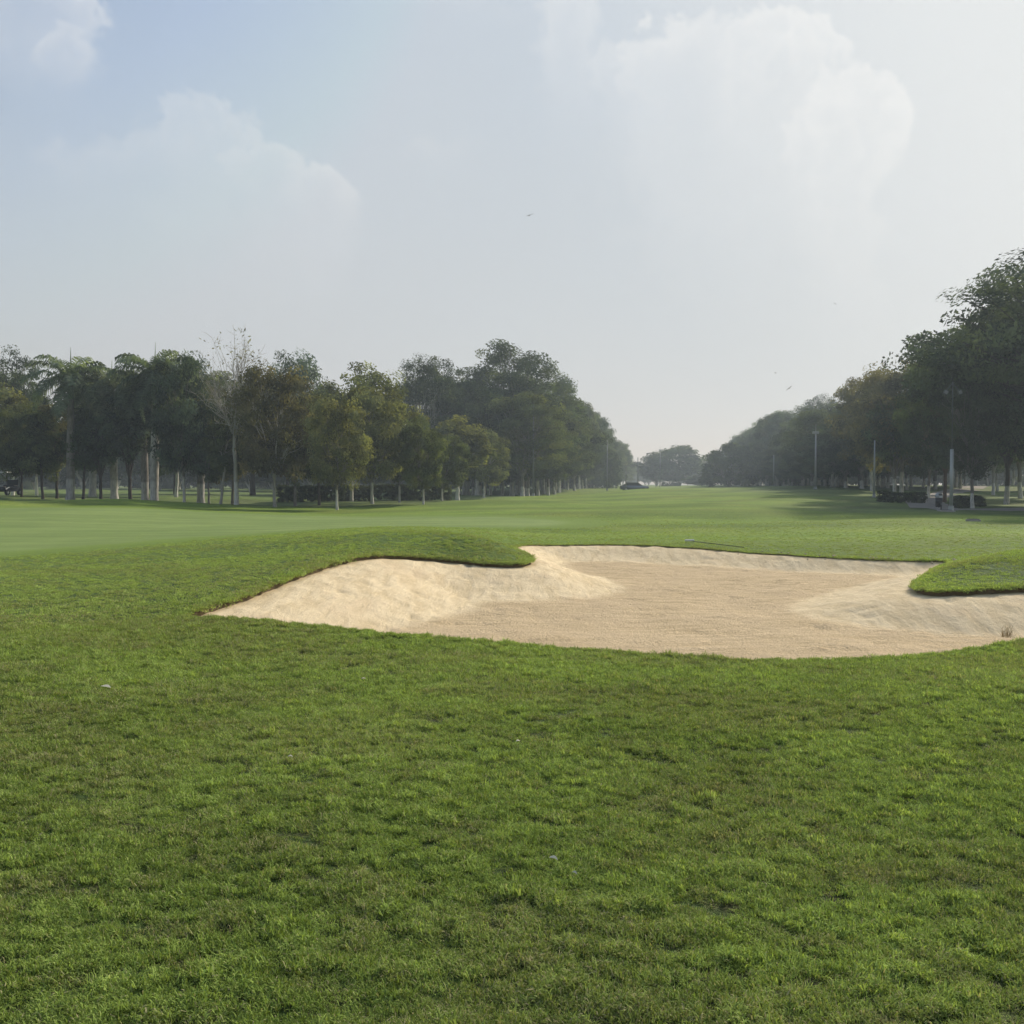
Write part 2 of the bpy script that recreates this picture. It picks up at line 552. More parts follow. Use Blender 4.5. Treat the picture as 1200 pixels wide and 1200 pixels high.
SZ += (fbm(SV[:, 0] * 2.1 + 5, SV[:, 1] * 2.1, 4) - 0.5) * 0.04 * np.clip(dS / 0.4, 0.1, 1)
# shallow footprints and dents
for _ in range(420):
    k = rng.integers(0, n_in)
    ax, ay = SV[k]; rad = rng.uniform(0.1, 0.22); dep = rng.uniform(0.006, 0.028)
    a = rng.uniform(0, 6.28); dx, dy = SV[:, 0] - ax, SV[:, 1] - ay
    u = (dx * math.cos(a) + dy * math.sin(a)) / rad; v = (-dx * math.sin(a) + dy * math.cos(a)) / (rad * 0.55)
    e = u * u + v * v
    SZ -= dep * np.exp(-e) - dep * 0.5 * np.exp(-(np.sqrt(e) - 1.6) ** 2 * 4)
smesh = np_mesh("sand", np.column_stack([SV, SZ]), [ST], smooth=True)
if sum(p.normal.z for p in list(smesh.polygons)[:200]) < 0: smesh.flip_normals()
raked = np.clip((t + (fbm(SV[:, 0] * 1.3, SV[:, 1] * 1.3, 3) - 0.5) * 0.14 - 0.78) / 0.15, 0, 1)
# in the back half and along the near lip the rake ran up to the edge
backz = np.clip((SV[:, 1] - 19.5) / 2.5, 0, 1) * np.clip((SV[:, 0] + 0.2) / 1.0, 0, 1)
fattr(smesh, "raked", raked)
fattr(smesh, "edge_d", dS)


def sand_mat():
    m, nt, out = new_mat("bunker_sand")
    g = G(nt)
    pos = g.n("ShaderNodeNewGeometry").outputs["Position"]
    rk = g.attr("raked").outputs["Fac"]
    fine = g.noise(pos, 90, 3, 0.7)
    peb = g.noise(pos, 26, 3, 0.6)
    mid = g.noise(pos, 4.5, 4, 0.6)
    big = g.noise(pos, 0.7, 4, 0.6)
    streak = g.noise(g.mapping(pos, (0.8, 5.0, 1), (0, 0, R(6))), 1.2, 4, 0.6, 0.6)
    run = g.noise(g.mapping(pos, (3.2, 0.9, 1), (0, 0, R(38))), 1.5, 4, 0.6, 0.4)
    bank = g.mix(g.smooth(run, 0.35, 0.62), (0.68, 0.545, 0.335), (0.80, 0.66, 0.43))
    bank = g.mix(g.smooth(big, 0.5, 0.7, 0, 0.4), bank, (0.70, 0.54, 0.345))
    flo = g.mix(g.smooth(streak, 0.35, 0.65), (0.56, 0.43, 0.255), (0.69, 0.54, 0.335))
    flo = g.mix(g.smooth(peb, 0.52, 0.66, 0.0, 0.55), flo, (0.36, 0.265, 0.15))
    flo = g.mix(g.smooth(big, 0.42, 0.65, 0, 0.5), flo, (0.63, 0.49, 0.31))
    col = g.mix(rk, bank, flo)
    col = g.mix(g.smooth(mid, 0.6, 0.75, 0, 0.35), col, (0.43, 0.31, 0.21))
    col = g.mix(g.smooth(fine, 0.3, 0.7, 0.18, 0.0), col, (0.3, 0.21, 0.13))
    ed = g.attr("edge_d").outputs["Fac"]
    col = g.mix(g.smooth(g.math("ADD", ed, g.lin(mid, 0, 1, -0.12, 0.12)), 0.02, 0.22, 0.4, 0.0), col, (0.30, 0.21, 0.12))
    b = g.n("ShaderNodeBsdfPrincipled")
    g.set(b.inputs["Base Color"], col)
    b.inputs["Roughness"].default_value = 0.95
    b.inputs["Specular IOR Level"].default_value = 0.1
    h = g.math("ADD", g.math("MULTIPLY", mid, g.lin(rk, 0, 1, 0.55, 0.9)), g.math("MULTIPLY", fine, 0.12))
    h = g.math("ADD", h, g.math("MULTIPLY", g.math("MULTIPLY", peb, g.lin(rk, 0, 1, 0.12, 0.7)), 1.0))
    h = g.math("ADD", h, g.math("MULTIPLY", g.mix(rk, run, streak), 0.6))
    g.set(b.inputs["Normal"], g.bump(h, 0.8, 0.06))
    nt.links.new(b.outputs[0], out.inputs[0])
    return m


smesh.materials.append(sand_mat())
sob = link("sand", smesh)
tag(sob, "pale raked sand filling the kidney shaped bunker", kind="structure")

sand_pts = np.column_stack([SV, SZ])


def sand_z(x, y):
    k = np.argmin((sand_pts[:, 0] - x) ** 2 + (sand_pts[:, 1] - y) ** 2)
    return float(sand_pts[k, 2])


# ------------------------------------------------------------------ grass (stuff): one object, tufts set out on the turf
def blade_tuft(name, n, spread, hmin, hmax, wid, lean, seed):
    r = np.random.default_rng(seed)
    vs, q4, t3, tone = [], [], [], []
    for i in range(n):
        a = r.uniform(0, 6.283); rr = spread * math.sqrt(r.random())
        bx, by = rr * math.cos(a), rr * math.sin(a)
        ln_b = r.uniform(hmin, hmax); w = wid * r.uniform(0.7, 1.3)
        e0_ = R(r.uniform(20, 80)) / lean; e1_ = e0_ - R(r.uniform(10, 60))
        la = r.uniform(0, 6.283)
        fx, fy = math.cos(la), math.sin(la)
        wx, wy = -fy * w / 2, fx * w / 2
        zb_ = r.uniform(-0.006, 0.006)
        b0 = len(vs)
        vs += [(bx - wx, by - wy, zb_ - 0.004), (bx + wx, by + wy, zb_ - 0.004)]
        d1, z1 = ln_b * .55 * math.cos(e0_), zb_ + ln_b * .55 * math.sin(e0_)
        d2, z2 = d1 + ln_b * .45 * math.cos(e1_), z1 + ln_b * .45 * math.sin(e1_)
        x1, y1 = bx + fx * d1, by + fy * d1
        vs += [(x1 - wx * .85, y1 - wy * .85, z1), (x1 + wx * .85, y1 + wy * .85, z1)]
        vs += [(bx + fx * d2, by + fy * d2, z2)]
        q4.append((b0, b0 + 1, b0 + 3, b0 + 2)); t3.append((b0 + 2, b0 + 3, b0 + 4))
        s = r.random()
        tone += [s] * 5
    me = np_mesh(name, vs, [np.array(q4), np.array(t3)])
    fattr(me, "tone", tone)
    return me


def blade_mat():
    m, nt, out = new_mat("grass_blades")
    g = G(nt)
    tint = g.attr("tint", "INSTANCER").outputs["Fac"]
    dry = g.attr("dry", "INSTANCER").outputs["Fac"]
    tone = g.attr("tone").outputs["Fac"]
    col = g.mix(tint, (0.205, 0.290, 0.066), (0.465, 0.590, 0.165))
    col = g.scale_col(col, g.lin(tone, 0, 1, 0.5, 1.5))
    col = g.mix(g.math("MULTIPLY", dry, 0.30), col, g.scale_col(g.mix(tone, (0.33, 0.32, 0.14), (0.42, 0.40, 0.20)), g.lin(tone, 0, 1, 0.55, 1.2)))
    straw = g.smooth(g.math("ADD", tone, g.math("MULTIPLY", dry, 0.22)), 0.87, 1.0)
    col = g.mix(straw, col, (0.46, 0.42, 0.24))
    d = g.n("ShaderNodeBsdfDiffuse"); g.set(d.inputs[0], col)
    t_ = g.n("ShaderNodeBsdfTranslucent"); g.set(t_.inputs[0], g.mix(1.0, col, (1.1, 1.1, 0.55), "MULTIPLY"))
    mx = g.n("ShaderNodeMixShader"); mx.inputs[0].default_value = 0.32
    nt.links.new(d.outputs[0], mx.inputs[1]); nt.links.new(t_.outputs[0], mx.inputs[2])
    nt.links.new(mx.outputs[0], out.inputs[0])
    return m


BLADE = blade_mat()
tcol = bpy.data.collections.new("turf_tufts")
specs = [(95, 0.05, 0.012, 0.034, 0.0032, 1.0), (95, 0.05, 0.010, 0.028, 0.0030, 1.3), (95, 0.05, 0.014, 0.036, 0.0034, 1.6), (85, 0.045, 0.012, 0.040, 0.0034, 1.15),
         (75, 0.13, 0.016, 0.045, 0.0085, 1.1), (75, 0.13, 0.014, 0.040, 0.0085, 1.4), (75, 0.12, 0.014, 0.038, 0.009, 1.3)]
for k, s in enumerate(specs):
    me = blade_tuft(f"tuft_{k:02d}", *s, seed=50 + k)
    me.materials.append(BLADE)
    tcol.objects.link(bpy.data.objects.new(f"tuft_{k:02d}", me))


def sector(n, r0, r1, t0=-58, t1=58):
    r = np.sqrt(rng.uniform(r0 * r0, r1 * r1, n)); th = rng.uniform(R(t0), R(t1), n)
    return r * np.sin(th), r * np.cos(th)


chunks = []
for r0, r1, dens, var, sc_ in ((0.7, 4.5, 1150, 0, 1.0), (4.5, 7.5, 900, 0, 1.1), (7.5, 12.5, 520, 0, 1.35), (12.5, 20, 190, 4, 1.0), (20, 50, 110, 4, 0.95)):
    ar = R(116) / 2 * (r1 * r1 - r0 * r0)
    x, y = sector(int(ar * dens), r0, r1)
    chunks.append((x, y, np.full(len(x), var), np.full(len(x), sc_)))
# fringe along the lip
k = rng.integers(0, n_out, 11000)
off = np.abs(rng.normal(0, 0.05, len(k))) - 0.02
lx_ = OUT[k, 0] + OUTN[k, 0] * off + rng.normal(0, .03, len(k)); ly_ = OUT[k, 1] + OUTN[k, 1] * off + rng.normal(0, .03, len(k))
chunks.append((lx_, ly_, np.where(ly_ > 13, 4, 0), np.where(ly_ > 22, 0.5, np.where(ly_ > 13, 0.72, 0.9))))
tx = np.concatenate([c[0] for c in chunks]); ty = np.concatenate([c[1] for c in chunks])
tv = np.concatenate([c[2] for c in chunks]); ts = np.concatenate([c[3] for c in chunks])
d_, i_, in_ = seg_dist(tx, ty, OUT)
gd, _, gi = seg_dist(tx, ty, GREEN)
ok = ((~in_) | (d_ < 0.03)) & ~(gi | (gd < 1.7))
tx, ty, tv, ts, d_ = tx[ok], ty[ok], tv[ok], ts[ok], d_[ok]
clump = 0.84 * fbm(tx * 13.0, ty * 19.0, 3) + 0.16 * fbm(tx * 4.4 + 70, ty * 6.0, 2)           # tufty, matted turf: hand-sized tussocks with darker gaps
clump2 = fbm(tx * 0.9 + 31, ty * 0.9 + 7, 3)
gap = np.clip((clump - 0.34) / 0.12, 0, 1)
ok = rng.random(len(tx)) < (0.3 + 0.7 * gap) * np.where(np.hypot(tx, ty) > 20, np.exp(-(np.hypot(tx, ty) - 20) / 8.0), 1)
tx, ty, tv, ts, d_, clump, clump2 = [a[ok] for a in (tx, ty, tv, ts, d_, clump, clump2)]
tz = ground(tx, ty) - 0.004 + np.clip(clump - 0.40, 0, 1) * 0.055 * (tv < 4)
n = len(tx)
scl = ts * (1 - 0.3 * np.clip((np.hypot(tx, ty) - 11) / 5, 0, 1) * (d_ > 0.25)) * np.clip(0.55 + 0.85 * (clump - 0.12), 0.5, 1.25) * rng.uniform(0.8, 1.2, n)
rot = np.zeros((n, 3))
rot[:, 2] = rng.uniform(0, 6.283, n)
rot[:, 0] = rng.normal(0, 0.16, n) + (fbm(tx * 5.2 + 3, ty * 5.2, 2) - 0.5) * 0.9
rot[:, 1] = rng.normal(0, 0.16, n) + (fbm(tx * 5.2 + 63, ty * 5.2, 2) - 0.5) * 0.9
var = np.where(tv == 0, rng.integers(0, 4, n), rng.integers(4, 7, n))
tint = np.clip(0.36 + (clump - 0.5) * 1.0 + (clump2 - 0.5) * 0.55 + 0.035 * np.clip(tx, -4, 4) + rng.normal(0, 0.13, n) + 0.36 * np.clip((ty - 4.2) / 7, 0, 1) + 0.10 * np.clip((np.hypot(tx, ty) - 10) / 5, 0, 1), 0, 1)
dry = np.clip((fbm(tx * 0.9 + 80, ty * 1.2 + 12, 4) - 0.44) * 4.5, 0, 1) * rng.random(n) ** 0.7 + np.clip((fbm(tx * 5.5 + 8, ty * 8 + 2, 2) - 0.62) * 4, 0, .8)
tm = bpy.data.meshes.new("grass")
tm.vertices.add(n)
tm.vertices.foreach_set("co", np.column_stack([tx, ty, tz]).astype(np.float32).ravel())
fattr(tm, "scl", scl); fattr(tm, "tint", tint); fattr(tm, "dry", dry)
a = tm.attributes.new("rot", "FLOAT_VECTOR", "POINT"); a.data.foreach_set("vector", rot.astype(np.float32).ravel())
a = tm.attributes.new("variant", "INT", "POINT"); a.data.foreach_set("value", var.astype(np.int32))
grass = link("grass", tm)
tag(grass, "short matted green turf blades covering the lawn around the bunker", kind="stuff")
ng = bpy.data.node_groups.new("turf_set_out", "GeometryNodeTree")
ng.interface.new_socket("Geometry", in_out="INPUT", socket_type="NodeSocketGeometry")
ng.interface.new_socket("Geometry", in_out="OUTPUT", socket_type="NodeSocketGeometry")
N = ng.nodes
gi_ = N.new("NodeGroupInput"); go_ = N.new("NodeGroupOutput")
iop = N.new("GeometryNodeInstanceOnPoints")
ci = N.new("GeometryNodeCollectionInfo")
ci.inputs["Collection"].default_value = tcol
ci.inputs["Separate Children"].default_value = True
ci.inputs["Reset Children"].default_value = True


def named(nm, typ):
    nd = N.new("GeometryNodeInputNamedAttribute"); nd.data_type = typ
    nd.inputs["Name"].default_value = nm
    return nd.outputs["Attribute"]


L = ng.links
L.new(gi_.outputs[0], iop.inputs["Points"])
L.new(ci.outputs[0], iop.inputs["Instance"])
iop.inputs["Pick Instance"].default_value = True
L.new(named("variant", "INT"), iop.inputs["Instance Index"])
L.new(named("rot", "FLOAT_VECTOR"), iop.inputs["Rotation"])
L.new(named("scl", "FLOAT"), iop.inputs["Scale"])
L.new(iop.outputs[0], go_.inputs[0])
md = grass.modifiers.new("turf", "NODES"); md.node_group = ng


# ------------------------------------------------------------------ trees
def tube(path, radii, sides=6):
    path = np.asarray(path, float); n = len(path)
    vs, fs = [], []
    for i in range(n):
        d = path[min(i + 1, n - 1)] - path[max(i - 1, 0)]
        d /= np.linalg.norm(d) + 1e-9
        ref = np.array([1, 0, 0]) if abs(d[0]) < 0.8 else np.array([0, 1, 0])
        u = np.cross(d, ref); u /= np.linalg.norm(u); v = np.cross(d, u)
        for k in range(sides):
            a = 2 * math.pi * k / sides
            vs.append(path[i] + radii[i] * (math.cos(a) * u + math.sin(a) * v))
    for i in range(n - 1):
        for k in range(sides):
            k2 = (k + 1) % sides
            fs.append((i * sides + k, i * sides + k2, (i + 1) * sides + k2, (i + 1) * sides + k))
    return np.array(vs), np.array(fs)


class Tubes:
    def __init__(s): s.v, s.f, s.n = [], [], 0
    def add(s, path, radii, sides=6):
        v, f = tube(path, radii, sides)
        s.v.append(v); s.f.append(f + s.n); s.n += len(v)
    def mesh(s, name):
        return np_mesh(name, np.vstack(s.v), [np.vstack(s.f)], smooth=True)


def curve_pts(a, b, sag, n, r, wob=0.06):
    a = np.asarray(a, float); b = np.asarray(b, float)
    t = np.linspace(0, 1, n)[:, None]
    L_ = np.linalg.norm(b - a)
    mid = (a + b) / 2 + np.array([0, 0, sag * L_])
    p = (1 - t) ** 2 * a + 2 * t * (1 - t) * mid + t * t * b
    p[1:-1] += r.normal(0, wob * L_ / n, (max(0, n - 2), 3))
    return p


def leaf_quads(centres, per, sig, size, r, flat=0.4, clump_tone=None, up=0.5, outw=None):
    """small leaf-sized faces spread through the clumps"""
    nC = len(centres)
    per = np.asarray(per)
    idx = np.repeat(np.arange(nC), per)
    nL = len(idx)
    off = r.normal(0, 1, (nL, 3))
    off /= np.maximum(1, np.linalg.norm(off, axis=1, keepdims=True) / 1.8)
    s = np.asarray(sig)[idx][:, None]
    off = off * s * np.array([1, 1, flat])
    c = centres[idx] + off
    nrm = r.normal(0, 1, (nL, 3)); nrm[:, 2] = np.abs(nrm[:, 2]) + up
    if outw is not None: nrm = nrm * 0.55 + outw[idx] * 1.15
    nrm /= np.linalg.norm(nrm, axis=1, keepdims=True)
    tdir = np.cross(nrm, r.normal(0, 1, (nL, 3))); tdir /= np.linalg.norm(tdir, axis=1, keepdims=True) + 1e-9
    bdir = np.cross(nrm, tdir)
    ls = size * r.uniform(0.6, 1.35, (nL, 1))
    v = np.stack([c - tdir * ls, c + bdir * ls * 0.42 - nrm * ls * 0.1, c + tdir * ls, c - bdir * ls * 0.42 - nrm * ls * 0.1], 1).reshape(-1, 3)
    f = np.arange(nL * 4).reshape(-1, 4)
    tone = (clump_tone if clump_tone is not None else r.uniform(0.1, 0.9, nC))[idx] + r.normal(0, 0.12, nL)
    return v, f, np.clip(tone, 0, 1), idx


def kmeans(P, k, r):
    C = P[r.choice(len(P), k, replace=False)]
    for _ in range(8):
        a = np.argmin(((P[:, None] - C[None]) ** 2).sum(-1), 1)
        for j in range(k):
            if (a == j).any(): C[j] = P[a == j].mean(0)
    return C, a


def crown_mesh(name, centres, per, sig, size, r, flat=0.4, up=0.5, outw=None):
    v, f, tone, idx = leaf_quads(centres, per, sig, size, r, flat, up=up, outw=outw)
    me = np_mesh(name, v, [f])
    fattr(me, "shade", tone, "FACE")
    lobe_c, lobe_a = kmeans(centres, 14, r)
    lt = r.uniform(-0.22, 0.22, 14)[lobe_a]; tone = np.clip(tone + lt[idx], 0, 1)
    warm = np.clip(r.normal(0.3, 0.3, len(centres)) + lt, 0, 1)[idx]
    fattr(me, "warm", warm, "FACE")
    me.materials.append(LEAF)
    return me


LOBES = {'broad': (34, 0.10, 0.8), 'tall': (24, 0.16, 0.75), 'round': (17, 0.19, 0.8), 'slim': (9, 0.25, 0.75), 'vase': (12, 0.24, 0.75), 'far': (15, 0.19, 0.8), 'thicket': (20, 0.14, 0.6)}


def build_tree(kind, seed):
    """returns (trunk mesh, crown mesh, height, width)"""
    r = np.random.default_rng(seed)
    T = Tubes()
    if kind == "broad":
        H, W, fork, tr, ncl, per, size, sig, limbs = 16.0, 22.0, 4.2, 0.48, 400, 125, 0.165, 0.85, 9
    elif kind == "round":
        H, W, fork, tr, ncl, per, size, sig, limbs = 10.0, 8.0, 2.2, 0.165, 160, 130, 0.155, 0.62, 6
    elif kind == "tall":
        H, W, fork, tr, ncl, per, size, sig, limbs = 18.0, 12.0, 3.2, 0.25, 240, 135, 0.18, 0.85, 7
    elif kind == "slim":
        H, W, fork, tr, ncl, per, size, sig, limbs = 8.0, 4.2, 3.0, 0.13, 80, 95, 0.16, 0.48, 4
    elif kind == "vase":
        H, W, fork, tr, ncl, per, size, sig, limbs = 9.0, 5.0, 1.9, 0.17, 110, 95, 0.17, 0.52, 6
    elif kind == "sparse":
        H, W, fork, tr, ncl, per, size, sig, limbs = 17.0, 9.0, 5.0, 0.24, 120, 30, 0.20, 0.65, 7
    elif kind == "bare":
        H, W, fork, tr, ncl, per, size, sig, limbs = 13.0, 6.2, 5.2, 0.17, 120, 6, 0.13, 0.45, 8
    elif kind == "far":
        H, W, fork, tr, ncl, per, size, sig, limbs = 15.0, 13.0, 0.5, 0.30, 190, 60, 0.40, 1.05, 6
    elif kind == "thicket":
        H, W, fork, tr, ncl, per, size, sig, limbs = 12.0, 14.0, 0.4, 0.25, 230, 60, 0.40, 1.0, 6
    C = []
    lob = r.normal(0, 1, (9, 3)); lob /= np.linalg.norm(lob, axis=1, keepdims=True)
    lam = r.uniform(-0.22, 0.22, 9)
    while len(C) < ncl:
        d = r.normal(0, 1, 3); d /= np.linalg.norm(d)
        wob = 1 + float((lam * np.exp(4 * (lob @ d - 1))).sum())
        rad = (0.35 + 0.65 * r.random() ** 0.45) * wob
        if kind == "broad":
            p = np.array([d[0] * rad * W / 2, d[1] * rad * W / 2, H * 0.60 + d[2] * rad * H * (0.38 if d[2] > 0 else 0.26)])
            # tiers: the canopy is built of flat shelves of leaf
            p[2] = p[2] * 0.45 + (round(p[2] / 1.9) * 1.9 + 0.3 * r.normal()) * 0.55
        elif kind == "far":
            p = np.array([d[0] * rad * W / 2, d[1] * rad * W / 2, H * 0.52 + d[2] * rad * H * 0.46])
        elif kind == "round":
            p = np.array([d[0] * rad * W / 2, d[1] * rad * W / 2, H * 0.57 + d[2] * rad * H * (0.41 if d[2] > 0 else 0.40)])
        elif kind == "tall":
            p = np.array([d[0] * rad * W / 2, d[1] * rad * W / 2, H * 0.60 + d[2] * rad * H * (0.38 if d[2] > 0 else 0.42)])
        elif kind == "slim":
            p = np.array([d[0] * rad * W / 2, d[1] * rad * W / 2, H * 0.60 + d[2] * rad * H * 0.38])
        elif kind == "vase":
            p = np.array([d[0] * rad * W / 2, d[1] * rad * W / 2, H * 0.66 + d[2] * rad * H * 0.32])
        elif kind == "sparse":
            p = np.array([d[0] * rad * W / 2, d[1] * rad * W / 2, H * 0.70 + d[2] * rad * H * 0.28])
        elif kind == "thicket":
            hx = d[:2] / (np.linalg.norm(d[:2]) + 1e-6); zz = r.random() ** 1.1
            ww = rad * W / 2 * (1 - max(0, zz - 0.45) ** 2 * 2.6)
            p = np.array([hx[0] * ww, hx[1] * ww, 0.35 + zz * H * 0.93])
        else:
            p = np.array([d[0] * rad * W / 2, d[1] * rad * W / 2, H * 0.68 + d[2] * rad * H * 0.31])
        if p[2] < fork * 0.75: continue
        C.append(p)
    C = np.array(C)
    OW = None
    if kind in LOBES:
        # the crown is a heap of leafy heads: pull each clump onto the skin of its head
        nl, lr_, pull = LOBES[kind]
        LC, la = kmeans(C, nl, r)
        lrad = W * lr_ * r.uniform(0.75, 1.25, nl)
        dv = C - LC[la]
        dv /= np.linalg.norm(dv, axis=1, keepdims=True) + 1e-6
        dv[:, 2] = dv[:, 2] * 0.8 + 0.28
        dv /= np.linalg.norm(dv, axis=1, keepdims=True)
        tgt = LC[la] + dv * lrad[la][:, None] * np.array([1, 1, 0.8]) * r.uniform(0.75, 1.05, (len(C), 1))
        C = C * (1 - pull) + tgt * pull
        OW = dv
    # trunk
    bend = r.normal(0, 0.03, 2) * fork
    top = np.array([bend[0], bend[1], fork])
    tp = curve_pts((0, 0, -0.25), top, 0.0, 6, r, 0.05)
    T.add(tp, tr * np.array([1.45, 1.12, 1.0, 0.95, 0.9, 0.88]), 9)
    lead = H * (0.62 if kind not in ("broad", "vase") else 0.5)
    K, asg = kmeans(C, limbs, r)
    for j in range(limbs):
        mem = C[asg == j]
        if len(mem) == 0: continue
        e = top + (K[j] - top) * 0.72
        f0 = top + np.array([0, 0, r.uniform(-0.15, 0.1) * fork * 0.5])
        lp = curve_pts(f0, e, r.uniform(0.05, 0.18), 6, r, 0.12)
        lr = tr * np.linspace(0.62, 0.24, 6)
        T.add(lp, lr, 6)
        step = 1 if kind in ("bare", "sparse") else 2
        for m in mem[::step]:
            s = lp[r.integers(2, 6)]
            bp = curve_pts(s, m, r.uniform(-0.02, 0.12), 4, r, 0.15)
            T.add(bp, tr * np.linspace(0.2, 0.05, 4), 4)
            if kind in ("bare", "sparse"):
                for _ in range(5 if kind == "bare" else 2):
                    ss = bp[r.integers(1, 4)]
                    dv = r.normal(0, 1, 3); dv[2] = abs(dv[2]) + 0.3; dv /= np.linalg.norm(dv)
                    ee = ss + dv * r.uniform(0.5, 1.1)
                    T.add(curve_pts(ss, ee, 0.05, 3, r, 0.2), tr * np.array([0.1, 0.07, 0.035]), 3)
    pr = (per * r.uniform(0.6, 1.4, len(C))).astype(int)
    sg = sig * (0.78 if OW is not None else 1) * r.uniform(0.75, 1.3, len(C))
    tm_ = T.mesh(kind + "_trunk"); tm_.materials.append(BARK)
    cm_ = crown_mesh(kind + "_crown", C, pr, sg, size, r, 0.42 if kind == "broad" else 0.6, outw=OW)
    return tm_, cm_, H, W


def build_palm(seed):
    r = np.random.default_rng(seed)
    H = 8.2
    T = Tubes()
    zs = np.linspace(-0.2, H, 12)
    rad = np.interp(zs, [-0.2, 0.5, 2.5, 4.5, H], [0.36, 0.27, 0.29, 0.27, 0.19])
    pth = np.column_stack([0.08 * np.sin(zs * 0.25), 0.05 * np.cos(zs * 0.3), zs])
    T.add(pth, rad, 12)
    tm_ = T.mesh("palm_trunk"); tm_.materials.append(BARK)
    S = Tubes()
    top = pth[-1]
    S.add([top, top + [0, 0, .5], top + [0, 0, 1.1], top + [0, 0, 1.6]], [0.20, 0.19, 0.13, 0.07], 10)
    sm_ = S.mesh("palm_crownshaft")
    V, Fq, shade = [], [], []
    b = top + [0, 0, 1.5]
    nf = 24
    for i in range(nf):
        az = i * 2.39996 + r.normal(0, 0.15)
        el = R(np.interp(i / (nf - 1), [0, 0.3, 1], [-62, 2, 80])) + r.normal(0, 0.08)
        Lf = r.uniform(3.2, 4.0) * (0.8 if el > 1.2 else 1)
        n = 24
        p = b.copy(); pts = [p.copy()]; e = el
        for k in range(n):
            e -= (0.035 + 0.075 * k / n) * (1.0 if el > -0.2 else 0.6)
            p = p + Lf / n * np.array([math.cos(az) * math.cos(e), math.sin(az) * math.cos(e), math.sin(e)])
            pts.append(p.copy())
        pts = np.array(pts)
        side = np.array([-math.sin(az), math.cos(az), 0])
        tn = r.uniform(0.15, 0.85)
        for k in range(n):                       # midrib as a thin folded strip
            w = 0.05 * (1 - k / n) + 0.012
            a0, a1 = pts[k], pts[k + 1]
            i0 = len(V); V += [a0 - side * w, a0 + side * w, a1 + side * w, a1 - side * w]; Fq.append((i0, i0 + 1, i0 + 2, i0 + 3)); shade.append(0.9)
        for k in range(2, n + 1):
            for sgn in (-1, 1):
                for rep in range(2):
                    fr = pts[k] + (pts[k - 1] - pts[k]) * (0.5 * rep + r.uniform(-.15, .15))
                    tang = (pts[k] - pts[k - 1]); tang /= np.linalg.norm(tang)
                    ll = 1.0 * math.sin(math.pi * (0.12 + 0.83 * k / n)) ** 0.6 * r.uniform(0.8, 1.15)
                    upv = np.array([0, 0, r.uniform(-0.2, 0.65)])
                    dv = side * sgn + tang * 0.55 + upv; dv /= np.linalg.norm(dv)
                    m1 = fr + dv * ll * 0.5
                    m2 = fr + dv * ll * 0.85 + np.array([0, 0, -ll * r.uniform(0.3, 0.6)])
                    wv = tang * 0.045
                    i0 = len(V)
                    V += [fr - wv * .6, fr + wv * .6, m1 + wv, m1 - wv, m2 + wv * .2, m2 - wv * .2]
                    Fq += [(i0, i0 + 1, i0 + 2, i0 + 3), (i0 + 3, i0 + 2, i0 + 4, i0 + 5)]
                    s = np.clip(tn + r.normal(0, 0.12), 0, 1); shade += [s, s]
    # unopened spear leaf
    sp = Tubes(); sp.add([b, b + [0.05, 0, 1.4], b + [0.12, 0.02, 2.7]], [0.06, 0.045, 0.01], 4)
    o = len(V); V = np.vstack([np.array(V), np.vstack(sp.v)]); Fq = np.vstack([np.array(Fq), np.vstack(sp.f) + o])
    shade += [0.9] * (len(Fq) - len(shade))
    cm_ = np_mesh("palm_crown", V, [Fq])
    fattr(cm_, "shade", shade, "FACE"); fattr(cm_, "warm", np.full(len(Fq), 0.2), "FACE")
    cm_.materials.append(LEAF)
    return tm_, sm_, cm_, float(top[2] + 1.5 + 2.6), 6.6


SHAFT = simple_mat("crownshaft", (0.10, 0.16, 0.05), 0.5)
PROTO = {}
for kind, seeds in (("broad", (11, 12, 13)), ("round", (21, 22, 23)), ("tall", (31, 32, 33)), ("slim", (41, 42, 43)), ("vase", (51, 52)), ("sparse", (61,)), ("bare", (71,)), ("far", (81, 82)), ("thicket", (83, 84))):
    PROTO[kind] = [build_tree(kind, s) for s in seeds]
PALMS = [build_palm(91), build_palm(92)]

DARK = (0.070, 0.104, 0.048); MID = (0.098, 0.132, 0.056); OLIVE = (0.148, 0.178, 0.072); BROWN = (0.135, 0.142, 0.068); COOL = (0.080, 0.122, 0.078); PALE = (0.13, 0.15, 0.07)
BK_DARK = (0.075, 0.062, 0.05); BK_GREY = (0.21, 0.19, 0.165); BK_PALE = (0.38, 0.355, 0.31)


